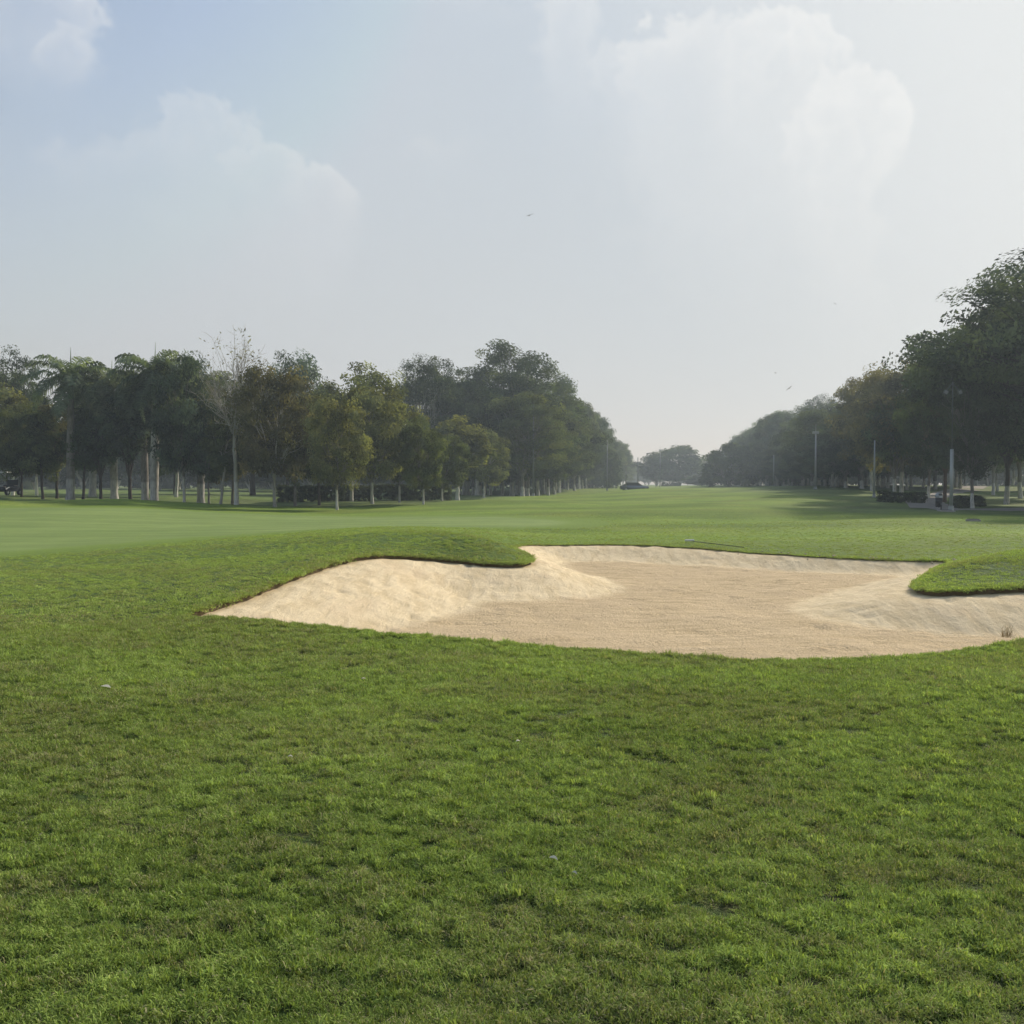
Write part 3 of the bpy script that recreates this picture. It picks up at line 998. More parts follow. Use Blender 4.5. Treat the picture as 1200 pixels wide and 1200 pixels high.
def tree(kind, px, Y, top, wpx, label, col=MID, bark=BK_GREY, white=1.0, group=None, name="tree", seed=None, rz=None, x=None, h=None, w=None, lean=0.0, cat="tree"):
    x = X_of(px, Y) if x is None else x
    zb = gz(x, Y)
    h = at(px, top, Y)[2] - zb if h is None else h
    w = wpx * Y / F if w is None else w
    seed = random.randrange(1000) if seed is None else seed
    t = empty(name, (x, Y, zb), random.uniform(0, 6.28) if rz is None else rz)
    t.rotation_euler[1] = lean
    tag(t, label, cat, group)
    if kind == "palm":
        tr, sh, cr, H0, W0 = PALMS[seed % len(PALMS)]
        s = (w / W0, w / W0, h / H0)
        so_ = link("crownshaft", sh, t, SHAFT); so_.scale = s
    else:
        P_ = PROTO[kind]; tr, cr, H0, W0 = P_[seed % len(P_)]
        s = (w / W0, w / W0, h / H0)
    a_ = link("trunk", tr, t); b_ = link("crown", cr, t)
    sx_ = min(s[0], 1.25) if kind == "palm" else s[0]
    a_.scale = s; b_.scale = s
    jit = random.uniform(0.85, 1.15)
    a_.color = (*bark, white); b_.color = (col[0] * jit, col[1] * jit * random.uniform(.95, 1.05), col[2] * jit, 1)
    return t


# --- grove behind the green, one by one
G1 = "trees of the grove behind the green"
tree("broad", -12, 98, 396, 135, "wide dark tree at the far end of the grove rising over the golf cart", DARK, BK_DARK, 0, G1, seed=0)
tree("slim", 14, 86, 448, 62, "slender tree with a pale forked trunk directly behind the golf cart", OLIVE, BK_PALE, 1, G1, seed=0)
tree("round", 25, 77, 468, 62, "stout dark trunked tree immediately beside the golf cart", MID, BK_DARK, 0, G1, seed=1)
tree("slim", 43, 88, 472, 50, "thin white stemmed tree between the cart and the palms", OLIVE, BK_PALE, 1, G1, seed=1)
tree("slim", 50, 75, 478, 46, "thin dark stemmed tree just in front of a white stemmed one", MID, BK_DARK, 0, G1, seed=2)
tree("slim", 66, 77, 470, 50, "dark stemmed tree standing next to the tallest fronded palm with spear leaf", BROWN, BK_DARK, 0, G1, seed=0)
tree("slim", 97, 75, 478, 46, "narrow dark tree leaning a little right after the first palm", DARK, BK_DARK, 0, G1, seed=1, lean=-0.03)
tree("vase", 118, 75, 468, 52, "dark forked tree midway between two palms", COOL, BK_DARK, 0, G1, seed=0)
tree("vase", 152, 73, 462, 60, "vase shaped dark tree with many upright limbs among the palms", COOL, BK_DARK, 0, G1, seed=1)
tree("slim", 206, 88, 450, 58, "dark tree with whitewashed foot set back behind a pale forked one", DARK, BK_DARK, 1, G1, seed=2)
tree("round", 216, 70, 408, 72, "tall dark crowned tree with pale slim trunk after the last palm", COOL, BK_GREY, 1, G1, seed=0)
tree("round", 205, 100, 412, 70, "dark rounded tree filling the gap behind the last palms", COOL, BK_DARK, 0, G1, seed=2)
tree("slim", 245, 69, 500, 38, "small dark bushy tree on a thin stem in the grove", COOL, BK_GREY, 0, G1, seed=0)
tree("slim", 258, 68, 470, 48, "leaning pale stemmed tree beside the small dark bushy one", MID, BK_PALE, 0, G1, seed=1, lean=-0.10)
tree("bare", 277, 67, 387, 84, "tall nearly leafless pale tree poking above the grove", PALE, BK_PALE, 1, G1)
tree("round", 272, 72, 445, 75, "thin crowned brownish tree wrapped around the leafless one", BROWN, BK_GREY, 0, G1, seed=0)
tree("broad", 296, 108, 438, 130, "spreading tree with thick leaning limbs behind the leafless tree", DARK, BK_DARK, 0, G1, seed=1)
tree("round", 322, 66, 422, 92, "big grove tree with the thickest pale grey trunk", BROWN, BK_PALE, 0, G1, seed=1)
tree("round", 337, 112, 411, 86, "black green domed crown topping the grove right of the leafless tree", COOL, BK_DARK, 0, G1, seed=2)
tree("slim", 346, 69, 468, 50, "thin young tree next to the thick pale grey trunk", MID, BK_GREY, 0, G1, seed=2)
tree("round", 374, 72, 452, 78, "olive crowned tree over the hedge left of the square white trunk", OLIVE, BK_DARK, 0, G1, seed=0)
tree("round", 395, 63, 462, 70, "low olive tree with a squat whitewashed trunk at the turf edge", OLIVE, BK_GREY, 1, G1, seed=1)
tree("round", 412, 84, 425, 105, "highest yellow green dome in the middle of the grove", OLIVE, BK_GREY, 1, G1, seed=2)
tree("round", 436, 72, 445, 88, "broad olive tree with leaning whitewashed trunk above the hedge", OLIVE, BK_GREY, 1, G1, seed=0, lean=-0.05)
tree("round", 468, 80, 470, 62, "mid green tree with white foot at the middle of the hedge", OLIVE, BK_GREY, 1, G1, seed=1)
tree("round", 496, 72, 488, 54, "smaller olive tree with slim white trunk near the hedge end", MID, BK_GREY, 1, G1, seed=2)
tree("round", 518, 83, 505, 55, "low dark tree with white trunk at the very end of the hedge", MID, BK_GREY, 1, G1, seed=0)
tree("vase", 536, 95, 487, 72, "rounded olive tree with several white stems past the hedge", OLIVE, BK_PALE, 1, G1, seed=0)
tree("round", 567, 106, 503, 58, "small round olive tree in front of the tall dark avenue", OLIVE, BK_PALE, 1, G1, seed=1)
tree("sparse", 497, 132, 426, 78, "see through airy tree rising behind the olive crowns", MID, BK_GREY, 0, G1)
G2 = "royal palms in the grove"
for px, Y, top, w, lab, sd in ((83, 74, 408, 112, "royal palm with wide pale grey trunk and a white upright spear leaf", 0),
                              (133, 76, 424, 98, "shorter royal palm with dark trunk between two forked trees", 1),
                              (169, 73, 422, 98, "royal palm with shaded grey trunk close to the tallest palm", 0),
                              (181, 71, 402, 112, "tallest royal palm with pale swollen trunk and hanging fronds", 1),
                              (236, 80, 424, 100, "royal palm half hidden behind the small dark bushy tree", 0),
                              (108, 84, 424, 98, "royal palm set back behind the first dark forked tree", 1)):
    tree("palm", px, Y, top, w, lab, (0.125, 0.168, 0.105), BK_GREY if sd == 0 else BK_PALE, 0.5, G2, "palm_tree", seed=sd, rz=px * 0.7, cat="palm")

# --- big dark trees at the head of the avenue, left of the fairway
G3 = "tall trees of the avenue along the far side of the grove"
for px, Y, top, w, lab, sd in ((548, 136, 430, 105, "dark tree with stepped crown left of the tallest avenue tree", 0),
                              (600, 132, 400, 128, "tallest dark avenue tree with lacy open top", 1),
                              (640, 150, 436, 92, "dark avenue tree just right of the lacy topped one", 2)):
    tree("tall" if sd else "broad", px, Y, top, w, lab, DARK, BK_GREY, 1, G3, "avenue_tree", seed=sd)
LB = "whitewashed dark tree in the long row on the grove side of the fairway"
Yk = 118.0; i = 0
while Yk < 430:
    for row in range(3):
        if row == 2 and i % 2: continue
        Yj = Yk + random.uniform(-2, 2) + row * 3
        x = 1.6 + 0.155 * (Yj - 122) - row * 5.5 + random.uniform(-1.2, 1.2)
        hgt = random.uniform(11, 18.5) * (0.8 if row == 0 and Yj < 140 else 1.0) * (1.1 if 155 < Yj < 260 else 1) * (1 - 0.1 * min(1, (Yj - 118) / 250))
        tree("tall" if random.random() < .7 else "round", 0, Yj, 0, 0, LB, DARK if random.random() < .6 else MID, BK_PALE if random.random() < .5 else BK_GREY, 1,
             "whitewashed trees in the row on the grove side of the fairway", "avenue_tree", x=x, h=hgt, w=random.uniform(7.5, 11))
    Yk += 5.2 + (Yk - 118) * 0.022; i += 1

# --- right hand trees
G4 = "trees beside the cart path"
tree("broad", 1300, 64, 284, 440, "huge dark rain tree with flat leaf tiers filling the picture edge", (0.068, 0.097, 0.060), BK_DARK, 0, G4, "rain_tree", seed=0, rz=0.5)
tree("tall", 1140, 68, 408, 96, "dark tree with slanting trunk standing by the second clipped hedge", (0.068, 0.096, 0.060), BK_GREY, 1, G4, seed=0, lean=0.03)
tree("broad", 1246, 70, 318, 225, "dark tree filling the gap just under the huge rain tree", (0.068, 0.097, 0.060), BK_DARK, 0, G4, "rain_tree", seed=1, rz=2.1)
tree("tall", 1180, 78, 362, 130, "straight black trunked tree beyond the second clipped hedge", (0.068, 0.095, 0.060), BK_DARK, 1, G4, seed=1)
tree("broad", 1290, 76, 300, 240, "wide dark tree at the picture edge behind the huge rain tree", DARK, BK_DARK, 0, G4, "rain_tree", seed=2)
tree("tall", 1107, 82, 400, 95, "tree with brown trunk right behind the litter bin", DARK, (0.16, 0.10, 0.07), 0, G4, seed=2)
tree("tall", 1088, 92, 428, 80, "dark tree behind the cart path bend", DARK, BK_GREY, 1, G4, seed=0)
tree("tall", 1196, 92, 380, 110, "shaded tree with pale foot at the picture edge behind black trunk", DARK, BK_GREY, 1, G4, seed=2)
tree("round", 1056, 97, 414, 108, "brownish green tree with clustered white trunks behind the first clipped hedge", (0.13, 0.132, 0.062), BK_GREY, 1, G4, seed=1)
tree("round", 1022, 112, 432, 90, "brownish tree with twiggy edge facing the fairway", (0.12, 0.126, 0.058), BK_GREY, 1, G4, seed=0)
tree("vase", 1048, 96, 470, 62, "small multi stemmed tree beside the clustered white trunks", MID, BK_GREY, 1, G4, seed=1)
LR = "whitewashed dark tree in the long row on the cart path side of the fairway"
Yk = 122.0; i = 0
while Yk < 440:
    for row in range(3):
        if row == 2 and i % 2: continue
        Yj = Yk + random.uniform(-2, 2) + row * 2
        x = 33.5 + 0.168 * (Yj - 66) + row * 6 + random.uniform(-1.2, 1.2)
        hgt = random.uniform(10.5, 18.5) * (0.72 if Yj < 200 else 1.0)
        tree("tall" if random.random() < .65 else "round", 0, Yj, 0, 0, LR, COOL if random.random() < .6 else DARK, BK_GREY, 1,
             "whitewashed trees in the row on the cart path side of the fairway", "avenue_tree", x=x, h=hgt, w=random.uniform(8, 12))
    Yk += 5.6 + (Yk - 122) * 0.022; i += 1

# --- far background trees
for k in range(26):
    px = -60 + k * 25 + random.uniform(-8, 8); Y = random.uniform(150, 215)
    tree("far", px, Y, random.uniform(478, 505), random.uniform(60, 85), "hazy tree far behind the grove seen between its trunks", DARK, BK_PALE, 1,
         "hazy trees far behind the grove", "background_tree")
for k in range(22):
    px = random.uniform(1075, 1330); Y = random.uniform(112, 190)
    tree("tall", px, Y, 430 + (Y - 110) * 0.5, random.uniform(60, 85), "hazy tree with white foot in the plantation beyond the cart path", DARK, BK_PALE, 1,
         "hazy trees in the plantation beyond the cart path", "background_tree")
for px0, px1, n_ in ((-90, 690, 27), (860, 1340, 15)):
    for k in range(n_):
        px = px0 + (px1 - px0) * k / (n_ - 1) + random.uniform(-8, 8); Y = random.uniform(215, 290)
        tree("thicket", px, Y, random.uniform(508, 524), random.uniform(54, 72), "hazy bushy tree in the low belt closing the view between trunks", DARK, BK_GREY, 0,
             "hazy trees of the low belt seen between trunks", "background_tree")
G5 = "distant trees closing the fairway"
tree("far", 795, 330, 521, 66, "distant blue grey domed tree standing alone at the end of the fairway", DARK, BK_GREY, 1, G5, "background_tree", seed=0, rz=1)
tree("far", 769, 345, 532, 44, "distant smaller tree left of the lone domed one", DARK, BK_GREY, 1, G5, "background_tree", seed=1)
tree("far", 831, 430, 537, 34, "pale green faint tree between the lone domed tree and the far row", PALE, BK_GREY, 1, G5, "background_tree", seed=0)
tree("far", 819, 300, 557, 40, "low rounded bush at the end of the fairway", DARK, BK_GREY, 0, G5, "bush", seed=1, cat="bush")
for k in range(14):
    tree("far", 735 + k * 9 + random.uniform(-3, 3), random.uniform(480, 620), random.uniform(540, 549), random.uniform(18, 30), "faint tree in the haze on the horizon", DARK, BK_GREY, 0,
         "faint trees on the horizon", "background_tree")


# ------------------------------------------------------------------ hedges
def hedge(px0, px1, Y, hgt, depth, label, col=(0.058, 0.082, 0.042), soft=1.2):
    r = np.random.default_rng(int(px0))
    x0, x1 = X_of(px0, Y), X_of(px1, Y)
    w = x1 - x0; xm = (x0 + x1) / 2
    zb = gz(xm, Y)
    n = int((w * depth + 2 * w * hgt + 2 * depth * hgt) * 22) + 20
    C = np.column_stack([r.uniform(-w / 2, w / 2, n), r.uniform(-depth / 2, depth / 2, n), r.uniform(0.02, 1, n) * hgt])
    sd_ = r.random(n); sx1 = np.where(r.random(n) < .5, -1, 1)
    a_top, a_s = w * depth, 2 * w * hgt
    tot_ = a_top + a_s + 2 * depth * hgt
    onT = sd_ < a_top / tot_; onS = (~onT) & (sd_ < (a_top + a_s) / tot_); onE = ~(onT | onS)
    C[onT, 2] = hgt; C[onS, 1] = sx1[onS] * depth / 2; C[onE, 0] = sx1[onE] * w / 2
    OW_ = np.zeros((n, 3)); OW_[onT, 2] = 1; OW_[onS, 1] = sx1[onS]; OW_[onE, 0] = sx1[onE]
    C[:, 2] += (fbm(C[:, 0] * 0.8 + px0, C[:, 1] * 0.8, 2) - .5) * 0.3 * hgt * soft * (C[:, 2] / hgt)
    dz = ground(C[:, 0] + xm, C[:, 1] + Y) - zb
    C[:, 2] += dz
    per = np.full(n, 26)
    t = empty("hedge", (xm, Y, zb)); tag(t, label, "hedge")
    me = crown_mesh("hedge_foliage", C, per, np.full(n, 0.09), 0.075, r, 0.8, outw=OW_)
    o = link("foliage", me, t); o.color = (*col, 1)
    return t


hedge(328, 402, 84, 1.25, 1.6, "long dark hedge under the grove left of the square white trunk")
hedge(403, 527, 86, 1.2, 1.6, "long dark hedge under the grove right of the square white trunk")
hedge(1033, 1081, 77, 0.72, 1.5, "low clipped hedge box beside the cart path bend")
hedge(1119, 1134, 70, 0.78, 1.3, "short clipped hedge block right of the big pale lamp post")
hedge(1141, 1150, 73, 0.62, 1.2, "smallest clipped hedge block beyond the slanting trunk")
hedge(776, 797, 300, 1.0, 2.0, "thin dark hedge line far down the fairway")


# ------------------------------------------------------------------ small builders
def bm_obj(name, bm, mat, parent=None, smooth=False):
    me = bpy.data.meshes.new(name)
    bm.normal_update(); bm.to_mesh(me); bm.free()
    me.polygons.foreach_set("use_smooth", np.full(len(me.polygons), smooth, bool))
    me.materials.append(mat)
    return link(name, me, parent)


def add_box(bm, c, s, bevel=0.0, rot=None):
    m = Matrix.Translation(c)
    if rot is not None: m = m @ rot
    r = bmesh.ops.create_cube(bm, size=1, matrix=m @ Matrix.Diagonal((*s, 1)))
    if bevel:
        es = list({e for v in r["verts"] for e in v.link_edges})
        bmesh.ops.bevel(bm, geom=es, offset=bevel, segments=2, affect="EDGES", profile=0.5)


def add_rod(bm, a, b, r0, r1=None, seg=10):
    a, b = Vector(a), Vector(b); r1 = r0 if r1 is None else r1
    d = b - a
    m = Matrix.Translation((a + b) / 2) @ d.to_track_quat("Z", "Y").to_matrix().to_4x4()
    bmesh.ops.create_cone(bm, cap_ends=True, segments=seg, radius1=r0, radius2=r1, depth=d.length, matrix=m)


def prism(bm, prof, x0, x1):
    """profile in (y,z) extruded along x"""
    a = [bm.verts.new((x0, y, z)) for y, z in prof]; b = [bm.verts.new((x1, y, z)) for y, z in prof]
    n = len(prof)
    bm.faces.new(a[::-1]); bm.faces.new(b)
    for k in range(n): bm.faces.new((a[k], a[(k + 1) % n], b[(k + 1) % n], b[k]))
    bmesh.ops.recalc_face_normals(bm, faces=bm.faces)


STEEL = simple_mat("galvanised_steel", (0.42, 0.43, 0.42), 0.5, 0.3, 0.2, 3)
DARKPOLE = simple_mat("dark_pole", (0.11, 0.12, 0.115), 0.7, 0.1, 0.4, 3)
STEELD = simple_mat("weathered_pole", (0.20, 0.21, 0.21), 0.6, 0.2, 0.3, 3)
BLACK = simple_mat("black_plastic", (0.02, 0.02, 0.022), 0.5)
WHITE = simple_mat("white_plastic", (0.72, 0.72, 0.7), 0.4)
GLASS = simple_mat("dark_glass", (0.03, 0.035, 0.04), 0.08, 0.0, 0.1, 2, spec=0.8)
RUBBER = simple_mat("rubber", (0.02, 0.02, 0.02), 0.9)
RED = simple_mat("red_bag", (0.22, 0.02, 0.02), 0.6)
CARPAINT = simple_mat("dark_blue_paint", (0.19, 0.21, 0.24), 0.2, 0.3, 0.05, 1, spec=0.6)
CHROME = simple_mat("pale_trim_and_highlight", (0.6, 0.6, 0.6), 0.25, 0.6)
CONC = simple_mat("concrete", (0.36, 0.33, 0.30), 0.9, 0, 0.25, 2.5, 0.3)
WOOD = simple_mat("rake_handle", (0.16, 0.16, 0.08), 0.7)
LAMPGLASS = simple_mat("lamp_glass", (0.25, 0.25, 0.25), 0.3)


def lamp_post(px, Y, top, label, head="none", r=0.07, lower=False):
    x = X_of(px, Y); zb = gz(x, Y); h = at(px, top, Y)[2] - zb
    t = empty("lamp_post", (x, Y, zb)); tag(t, label, "lamp post", "lamp posts along the fairway")
    bm = bmesh.new(); add_rod(bm, (0, 0, 0.0), (0, 0, 0.04), r * 2.4, seg=12); add_rod(bm, (0, 0, 0.04), (0, 0, 0.35), r * 1.5, r * 1.4, 12)
    bm_obj("base", bm, STEEL, t)
    hs = h * 0.48 if head == "flood" else h
    bm = bmesh.new(); add_rod(bm, (0, 0, 0.35), (0, 0, hs), r, r * (0.92 if head == "flood" else 0.6), 12)
    po = bm_obj("pole", bm, STEEL if lower else STEELD, t, True)
    if head == "flood":
        bm = bmesh.new(); add_rod(bm, (0, 0, hs), (0, 0, h), r * 0.30, r * 0.24, 10); bm_obj("upper_pole", bm, DARKPOLE, t, True)
    if head == "arm":
        bm = bmesh.new(); add_rod(bm, (0, 0, h - 0.05), (1.9, 0, h + 0.1), r * 0.55, r * 0.4)
        bm_obj("arm", bm, STEELD, t)
        bm = bmesh.new(); add_box(bm, (2.2, 0, h + 0.08), (0.75, 0.26, 0.12), 0.03); bm_obj("lamp_head", bm, STEEL, t)
    elif head == "flood":
        for s in (-1, 0.9):
            bm = bmesh.new(); add_rod(bm, (0, 0, h - 0.1), (s * 0.40, -0.05, h - 0.55), 0.03)
            bm_obj("arm", bm, DARKPOLE, t)
            hd = bmesh.new(); add_box(hd, (s * 0.46, -0.08, h - 0.68), (0.24, 0.16, 0.28), 0.04, Matrix.Rotation(R(-25 * s), 4, "Y"))
            ho = bm_obj("floodlight", hd, DARKPOLE, t)
            hg = bmesh.new(); add_box(hg, (s * 0.46, -0.168, h - 0.68), (0.19, 0.02, 0.2), 0.005, Matrix.Rotation(R(-25 * s), 4, "Y"))
            bm_obj("lamp_glass", hg, LAMPGLASS, ho)
    elif head == "cap":
        bm = bmesh.new(); add_box(bm, (0, 0, h + 0.1), (0.75, 0.3, 0.28), 0.05); bm_obj("lamp_head", bm, STEEL, t)
        bm = bmesh.new(); add_rod(bm, (0, 0, h + 0.24), (0, 0, h + 1.1), 0.035, 0.015); bm_obj("spike", bm, STEEL, t)
    return t


lamp_post(1115, 61, 447, "thick pale lamp post with two slanted floodlights in front of the rain tree", "flood", 0.11, True)
lamp_post(1024.5, 92, 516, "pale lamp post before the brownish twiggy trees", "none", 0.10, True)
lamp_post(955.5, 120, 508, "lamp post with boxy head and spike in front of the far row", "cap", 0.13, True)
lamp_post(906.5, 160, 533, "short thin lamp post farthest along the cart path side", "none", 0.11, True)
lamp_post(625, 116, 473, "tall thin lamp post in front of the dark avenue trees", "none", 0.11)
lamp_post(711.5, 180, 515, "thin post in front of the lower avenue crowns", "none", 0.12)
lamp_post(733.5, 150, 546, "lamp post with a sideways arm in front of the parked car", "arm", 0.09)
lamp_post(747.5, 230, 536, "faint hazy post just behind the parked car", "none", 0.15)
lamp_post(773.5, 260, 528, "faint lamp post left of the lone domed tree", "cap", 0.15)

# ------------------------------------------------------------------ parked car (seen side on behind a swell)
x, Y = X_of(743, 157), 157
car = empty("parked_car", (x, Y, gz(x, Y)), R(4)); tag(car, "blue grey car parked side on at the end of the tree row", "car")
bm = bmesh.new()
prof = [(-2.2, .35), (-2.25, .7), (-2.1, .88), (-1.2, .98), (1.3, 1.0), (2.1, .92), (2.2, .6), (2.15, .35)]
prism(bm, prof, -0.85, 0.85)
bmesh.ops.bevel(bm, geom=bm.edges[:], offset=0.05, segments=2, affect="EDGES")
bm.transform(Matrix.Rotation(R(90), 4, "Z")); bm_obj("body", bm, CARPAINT, car, True)
bm = bmesh.new(); prism(bm, [(-1.25, .97), (-0.55, 1.44), (1.0, 1.46), (1.85, .97)], -0.72, 0.72)
bm.transform(Matrix.Rotation(R(90), 4, "Z")); bm_obj("cabin_glass", bm, GLASS, car)
bm = bmesh.new(); prism(bm, [(-0.6, 1.435), (-0.5, 1.50), (0.95, 1.52), (1.08, 1.45)], -0.74, 0.74)
bm.transform(Matrix.Rotation(R(90), 4, "Z")); bm_obj("roof", bm, CHROME, car)  # pale roof colour paints the highlight on top of the dark car
for sx_ in (-1.35, 1.35):
    for sy_ in (-0.8, 0.8):
        bm = bmesh.new(); add_rod(bm, (sx_, sy_ - .1, .32), (sx_, sy_ + .1, .32), 0.32, seg=20); wh = bm_obj("wheel", bm, RUBBER, car)
        bm = bmesh.new(); add_rod(bm, (sx_, sy_ - .105, .32), (sx_, sy_ + .105, .32), 0.19, seg=16); bm_obj("rim", bm, CHROME, wh)
for sy_ in (-.6, .6):
    bm = bmesh.new(); add_box(bm, (2.2, sy_, .72), (.1, .35, .14), .02); bm_obj("headlight", bm, CHROME, car)

# ------------------------------------------------------------------ golf cart
Y = 79; x = X_of(8.5, Y)
cart = empty("golf_cart", (x, Y, gz(x, Y)), R(-8)); tag(cart, "black golf cart with a white roof parked by the grove", "golf cart")
bm = bmesh.new(); prism(bm, [(-1.15, .28), (-1.2, .62), (-0.95, .74), (-0.75, .42), (0.1, .36), (0.2, .62), (1.1, .66), (1.15, .3)], -0.58, 0.58)
bmesh.ops.bevel(bm, geom=bm.edges[:], offset=0.03, segments=2, affect="EDGES"); bm_obj("body", bm, BLACK, cart, True)
bm = bmesh.new(); add_box(bm, (0, 0.42, .74), (1.0, .5, .14), .05); bm_obj("seat", bm, BLACK, cart)
bm = bmesh.new(); add_box(bm, (0, 0.7, 1.02), (1.0, .12, .42), .05); bm_obj("backrest", bm, BLACK, cart)
bm = bmesh.new(); add_box(bm, (0, 0.0, 1.83), (1.24, 1.9, .09), .035); bm_obj("roof", bm, WHITE, cart)
for sx_ in (-.54, .54):
    bm = bmesh.new(); add_rod(bm, (sx_, -0.95, .68), (sx_ * .96, -0.68, 1.8), .024); bm_obj("pillar", bm, BLACK, cart)
    bm = bmesh.new(); add_rod(bm, (sx_, 0.85, .62), (sx_ * .96, 0.75, 1.8), .024); bm_obj("pillar", bm, BLACK, cart)
    bm = bmesh.new(); add_box(bm, (sx_ * 1.08, -0.82, .56), (.12, .5, .05), .02, Matrix.Rotation(R(20), 4, "X")); bm_obj("fender", bm, WHITE, cart)
    bm = bmesh.new(); add_box(bm, (sx_ * .72, -1.165, .55), (.2, .04, .1), .015); bm_obj("headlight", bm, WHITE, cart)
    for sy_ in (-.78, .72):
        bm = bmesh.new(); add_rod(bm, (sx_ - .08, sy_, .23), (sx_ + .08, sy_, .23), .23, seg=18); wh = bm_obj("wheel", bm, RUBBER, cart)
        bm = bmesh.new(); add_rod(bm, (sx_ - .085, sy_, .23), (sx_ + .085, sy_, .23), .11, seg=14); bm_obj("rim", bm, CHROME, wh)
bm = bmesh.new(); add_box(bm, (0, -1.18, .72), (1.0, .03, .04), .01); bm_obj("trim_strip", bm, CHROME, cart)
bm = bmesh.new()
add_rod(bm, (-.25, -.62, .75), (-.25, -.38, 1.0), .02)
for k in range(12):
    a0, a1 = k * math.pi / 6, (k + 1) * math.pi / 6
    add_rod(bm, (-.25 + .17 * math.cos(a0), -.36 + .1 * math.sin(a0), 1.02 + .13 * math.sin(a0)), (-.25 + .17 * math.cos(a1), -.36 + .1 * math.sin(a1), 1.02 + .13 * math.sin(a1)), .016, seg=6)
bm_obj("steering_wheel", bm, BLACK, cart)
bx_, by_ = x - 0.82, Y - 0.5
bag = empty("golf_bag", (bx_, by_, gz(bx_, by_))); tag(bag, "dark red golf bag standing against the golf cart", "golf bag")
bm = bmesh.new(); add_rod(bm, (0, 0, 0), (0.06, 0, .82), .14, .16, 14); bm_obj("bag_body", bm, RED, bag, True)
bm = bmesh.new()
for k in range(5): add_rod(bm, (.06 + .05 * math.cos(k * 1.3), .05 * math.sin(k * 1.3), .8), (.08 + .09 * math.cos(k * 1.3), .09 * math.sin(k * 1.3), 1.0), .012, .03, 6)
bm_obj("clubs", bm, STEELD, bag)

# ------------------------------------------------------------------ litter bin, drain covers, marker post
Y = 68; x = X_of(1100.5, Y)
bn = empty("litter_bin", (x, Y, gz(x, Y))); tag(bn, "dark litter bin with grey hood and white flap beside the cart path", "bin")
bm = bmesh.new(); add_rod(bm, (0, 0, .1), (0, 0, .72), .21, .24, 18); bm_obj("bin_body", bm, BLACK, bn, True)
bm = bmesh.new(); bmesh.ops.create_uvsphere(bm, u_segments=18, v_segments=10, radius=.26, matrix=Matrix.Translation((0, 0, .86)) @ Matrix.Diagonal((1, 1, .95, 1))); bm_obj("hood", bm, STEEL, bn, True)
bm = bmesh.new(); add_box(bm, (0.03, -.235, .8), (.2, .06, .11), .02); bm_obj("flap", bm, WHITE, bn)
bm = bmesh.new(); add_box(bm, (0.01, -.225, .95), (.26, .1, .1), .03); bm_obj("opening", bm, BLACK, bn)
bm = bmesh.new(); add_rod(bm, (0, 0, 0), (0, 0, .12), .05); bm_obj("foot", bm, STEELD, bn)

Y = 62; x = X_of(1103.3, Y)
mp = empty("marker_post", (x, Y, gz(x, Y))); tag(mp, "short dark marker post at the path edge by the big lamp post", "post")
bm = bmesh.new(); add_rod(bm, (0, 0, 0), (0, 0, .42), .045, .04, 12); bm_obj("post", bm, BLACK, mp)
bm = bmesh.new(); add_rod(bm, (0, 0, .42), (0, 0, .47), .06, .03, 12); bm_obj("post_cap", bm, STEELD, mp)

for px, Y, w, lab in ((1108, 59, 0.75, "dark drain cover at the foot of the big pale lamp post"), (1141, 42, 0.48, "dark drain cover alone on the turf at the shadow edge")):
    x = X_of(px, Y); zz = gz(x, Y)
    t_ = empty("drain_cover", (x, Y, zz)); tag(t_, lab, "drain cover", "drain covers in the turf")
    bm = bmesh.new(); add_box(bm, (0, 0, 0.03), (w, w * .8, .1), .01); fr_ = bm_obj("frame", bm, CONC, t_)
    bm = bmesh.new()
    for k in range(6): add_box(bm, (-w * .35 + k * w * .14, 0, .09), (w * .09, w * .66, .03), .003)
    bm_obj("grate", bm, BLACK, t_)


# ------------------------------------------------------------------ cart path
def ribbon(name, pts, width, label, mat):
    P_ = np.array(pts, float)
    n = len(P_); fine = []
    for i in range(n - 1):
        p0, p1, p2, p3 = P_[max(i - 1, 0)], P_[i], P_[i + 1], P_[min(i + 2, n - 1)]
        for k in range(8):
            t_ = k / 8
            fine.append(0.5 * ((2 * p1) + (-p0 + p2) * t_ + (2 * p0 - 5 * p1 + 4 * p2 - p3) * t_ * t_ + (-p0 + 3 * p1 - 3 * p2 + p3) * t_ ** 3))
    fine = np.array(fine + [P_[-1]])
    tg = np.gradient(fine, axis=0); tg /= np.linalg.norm(tg, axis=1, keepdims=True)
    nm = np.column_stack([-tg[:, 1], tg[:, 0]])
    vs, fs = [], []
    cols = [-1, -.5, 0, .5, 1]
    for i in range(len(fine)):
        for c_ in cols:
            p = fine[i] + nm[i] * c_ * width / 2
            vs.append((p[0], p[1], gz(*p) + 0.035))
    for i in range(len(fine) - 1):
        for k in range(4): fs.append((i * 5 + k, i * 5 + k + 1, i * 5 + k + 6, i * 5 + k + 5))
    me = np_mesh(name, vs, [np.array(fs)], True)
    if me.polygons[0].normal.z < 0: me.flip_normals()
    me.materials.append(mat)
    return tag(link(name, me), label, kind="structure")


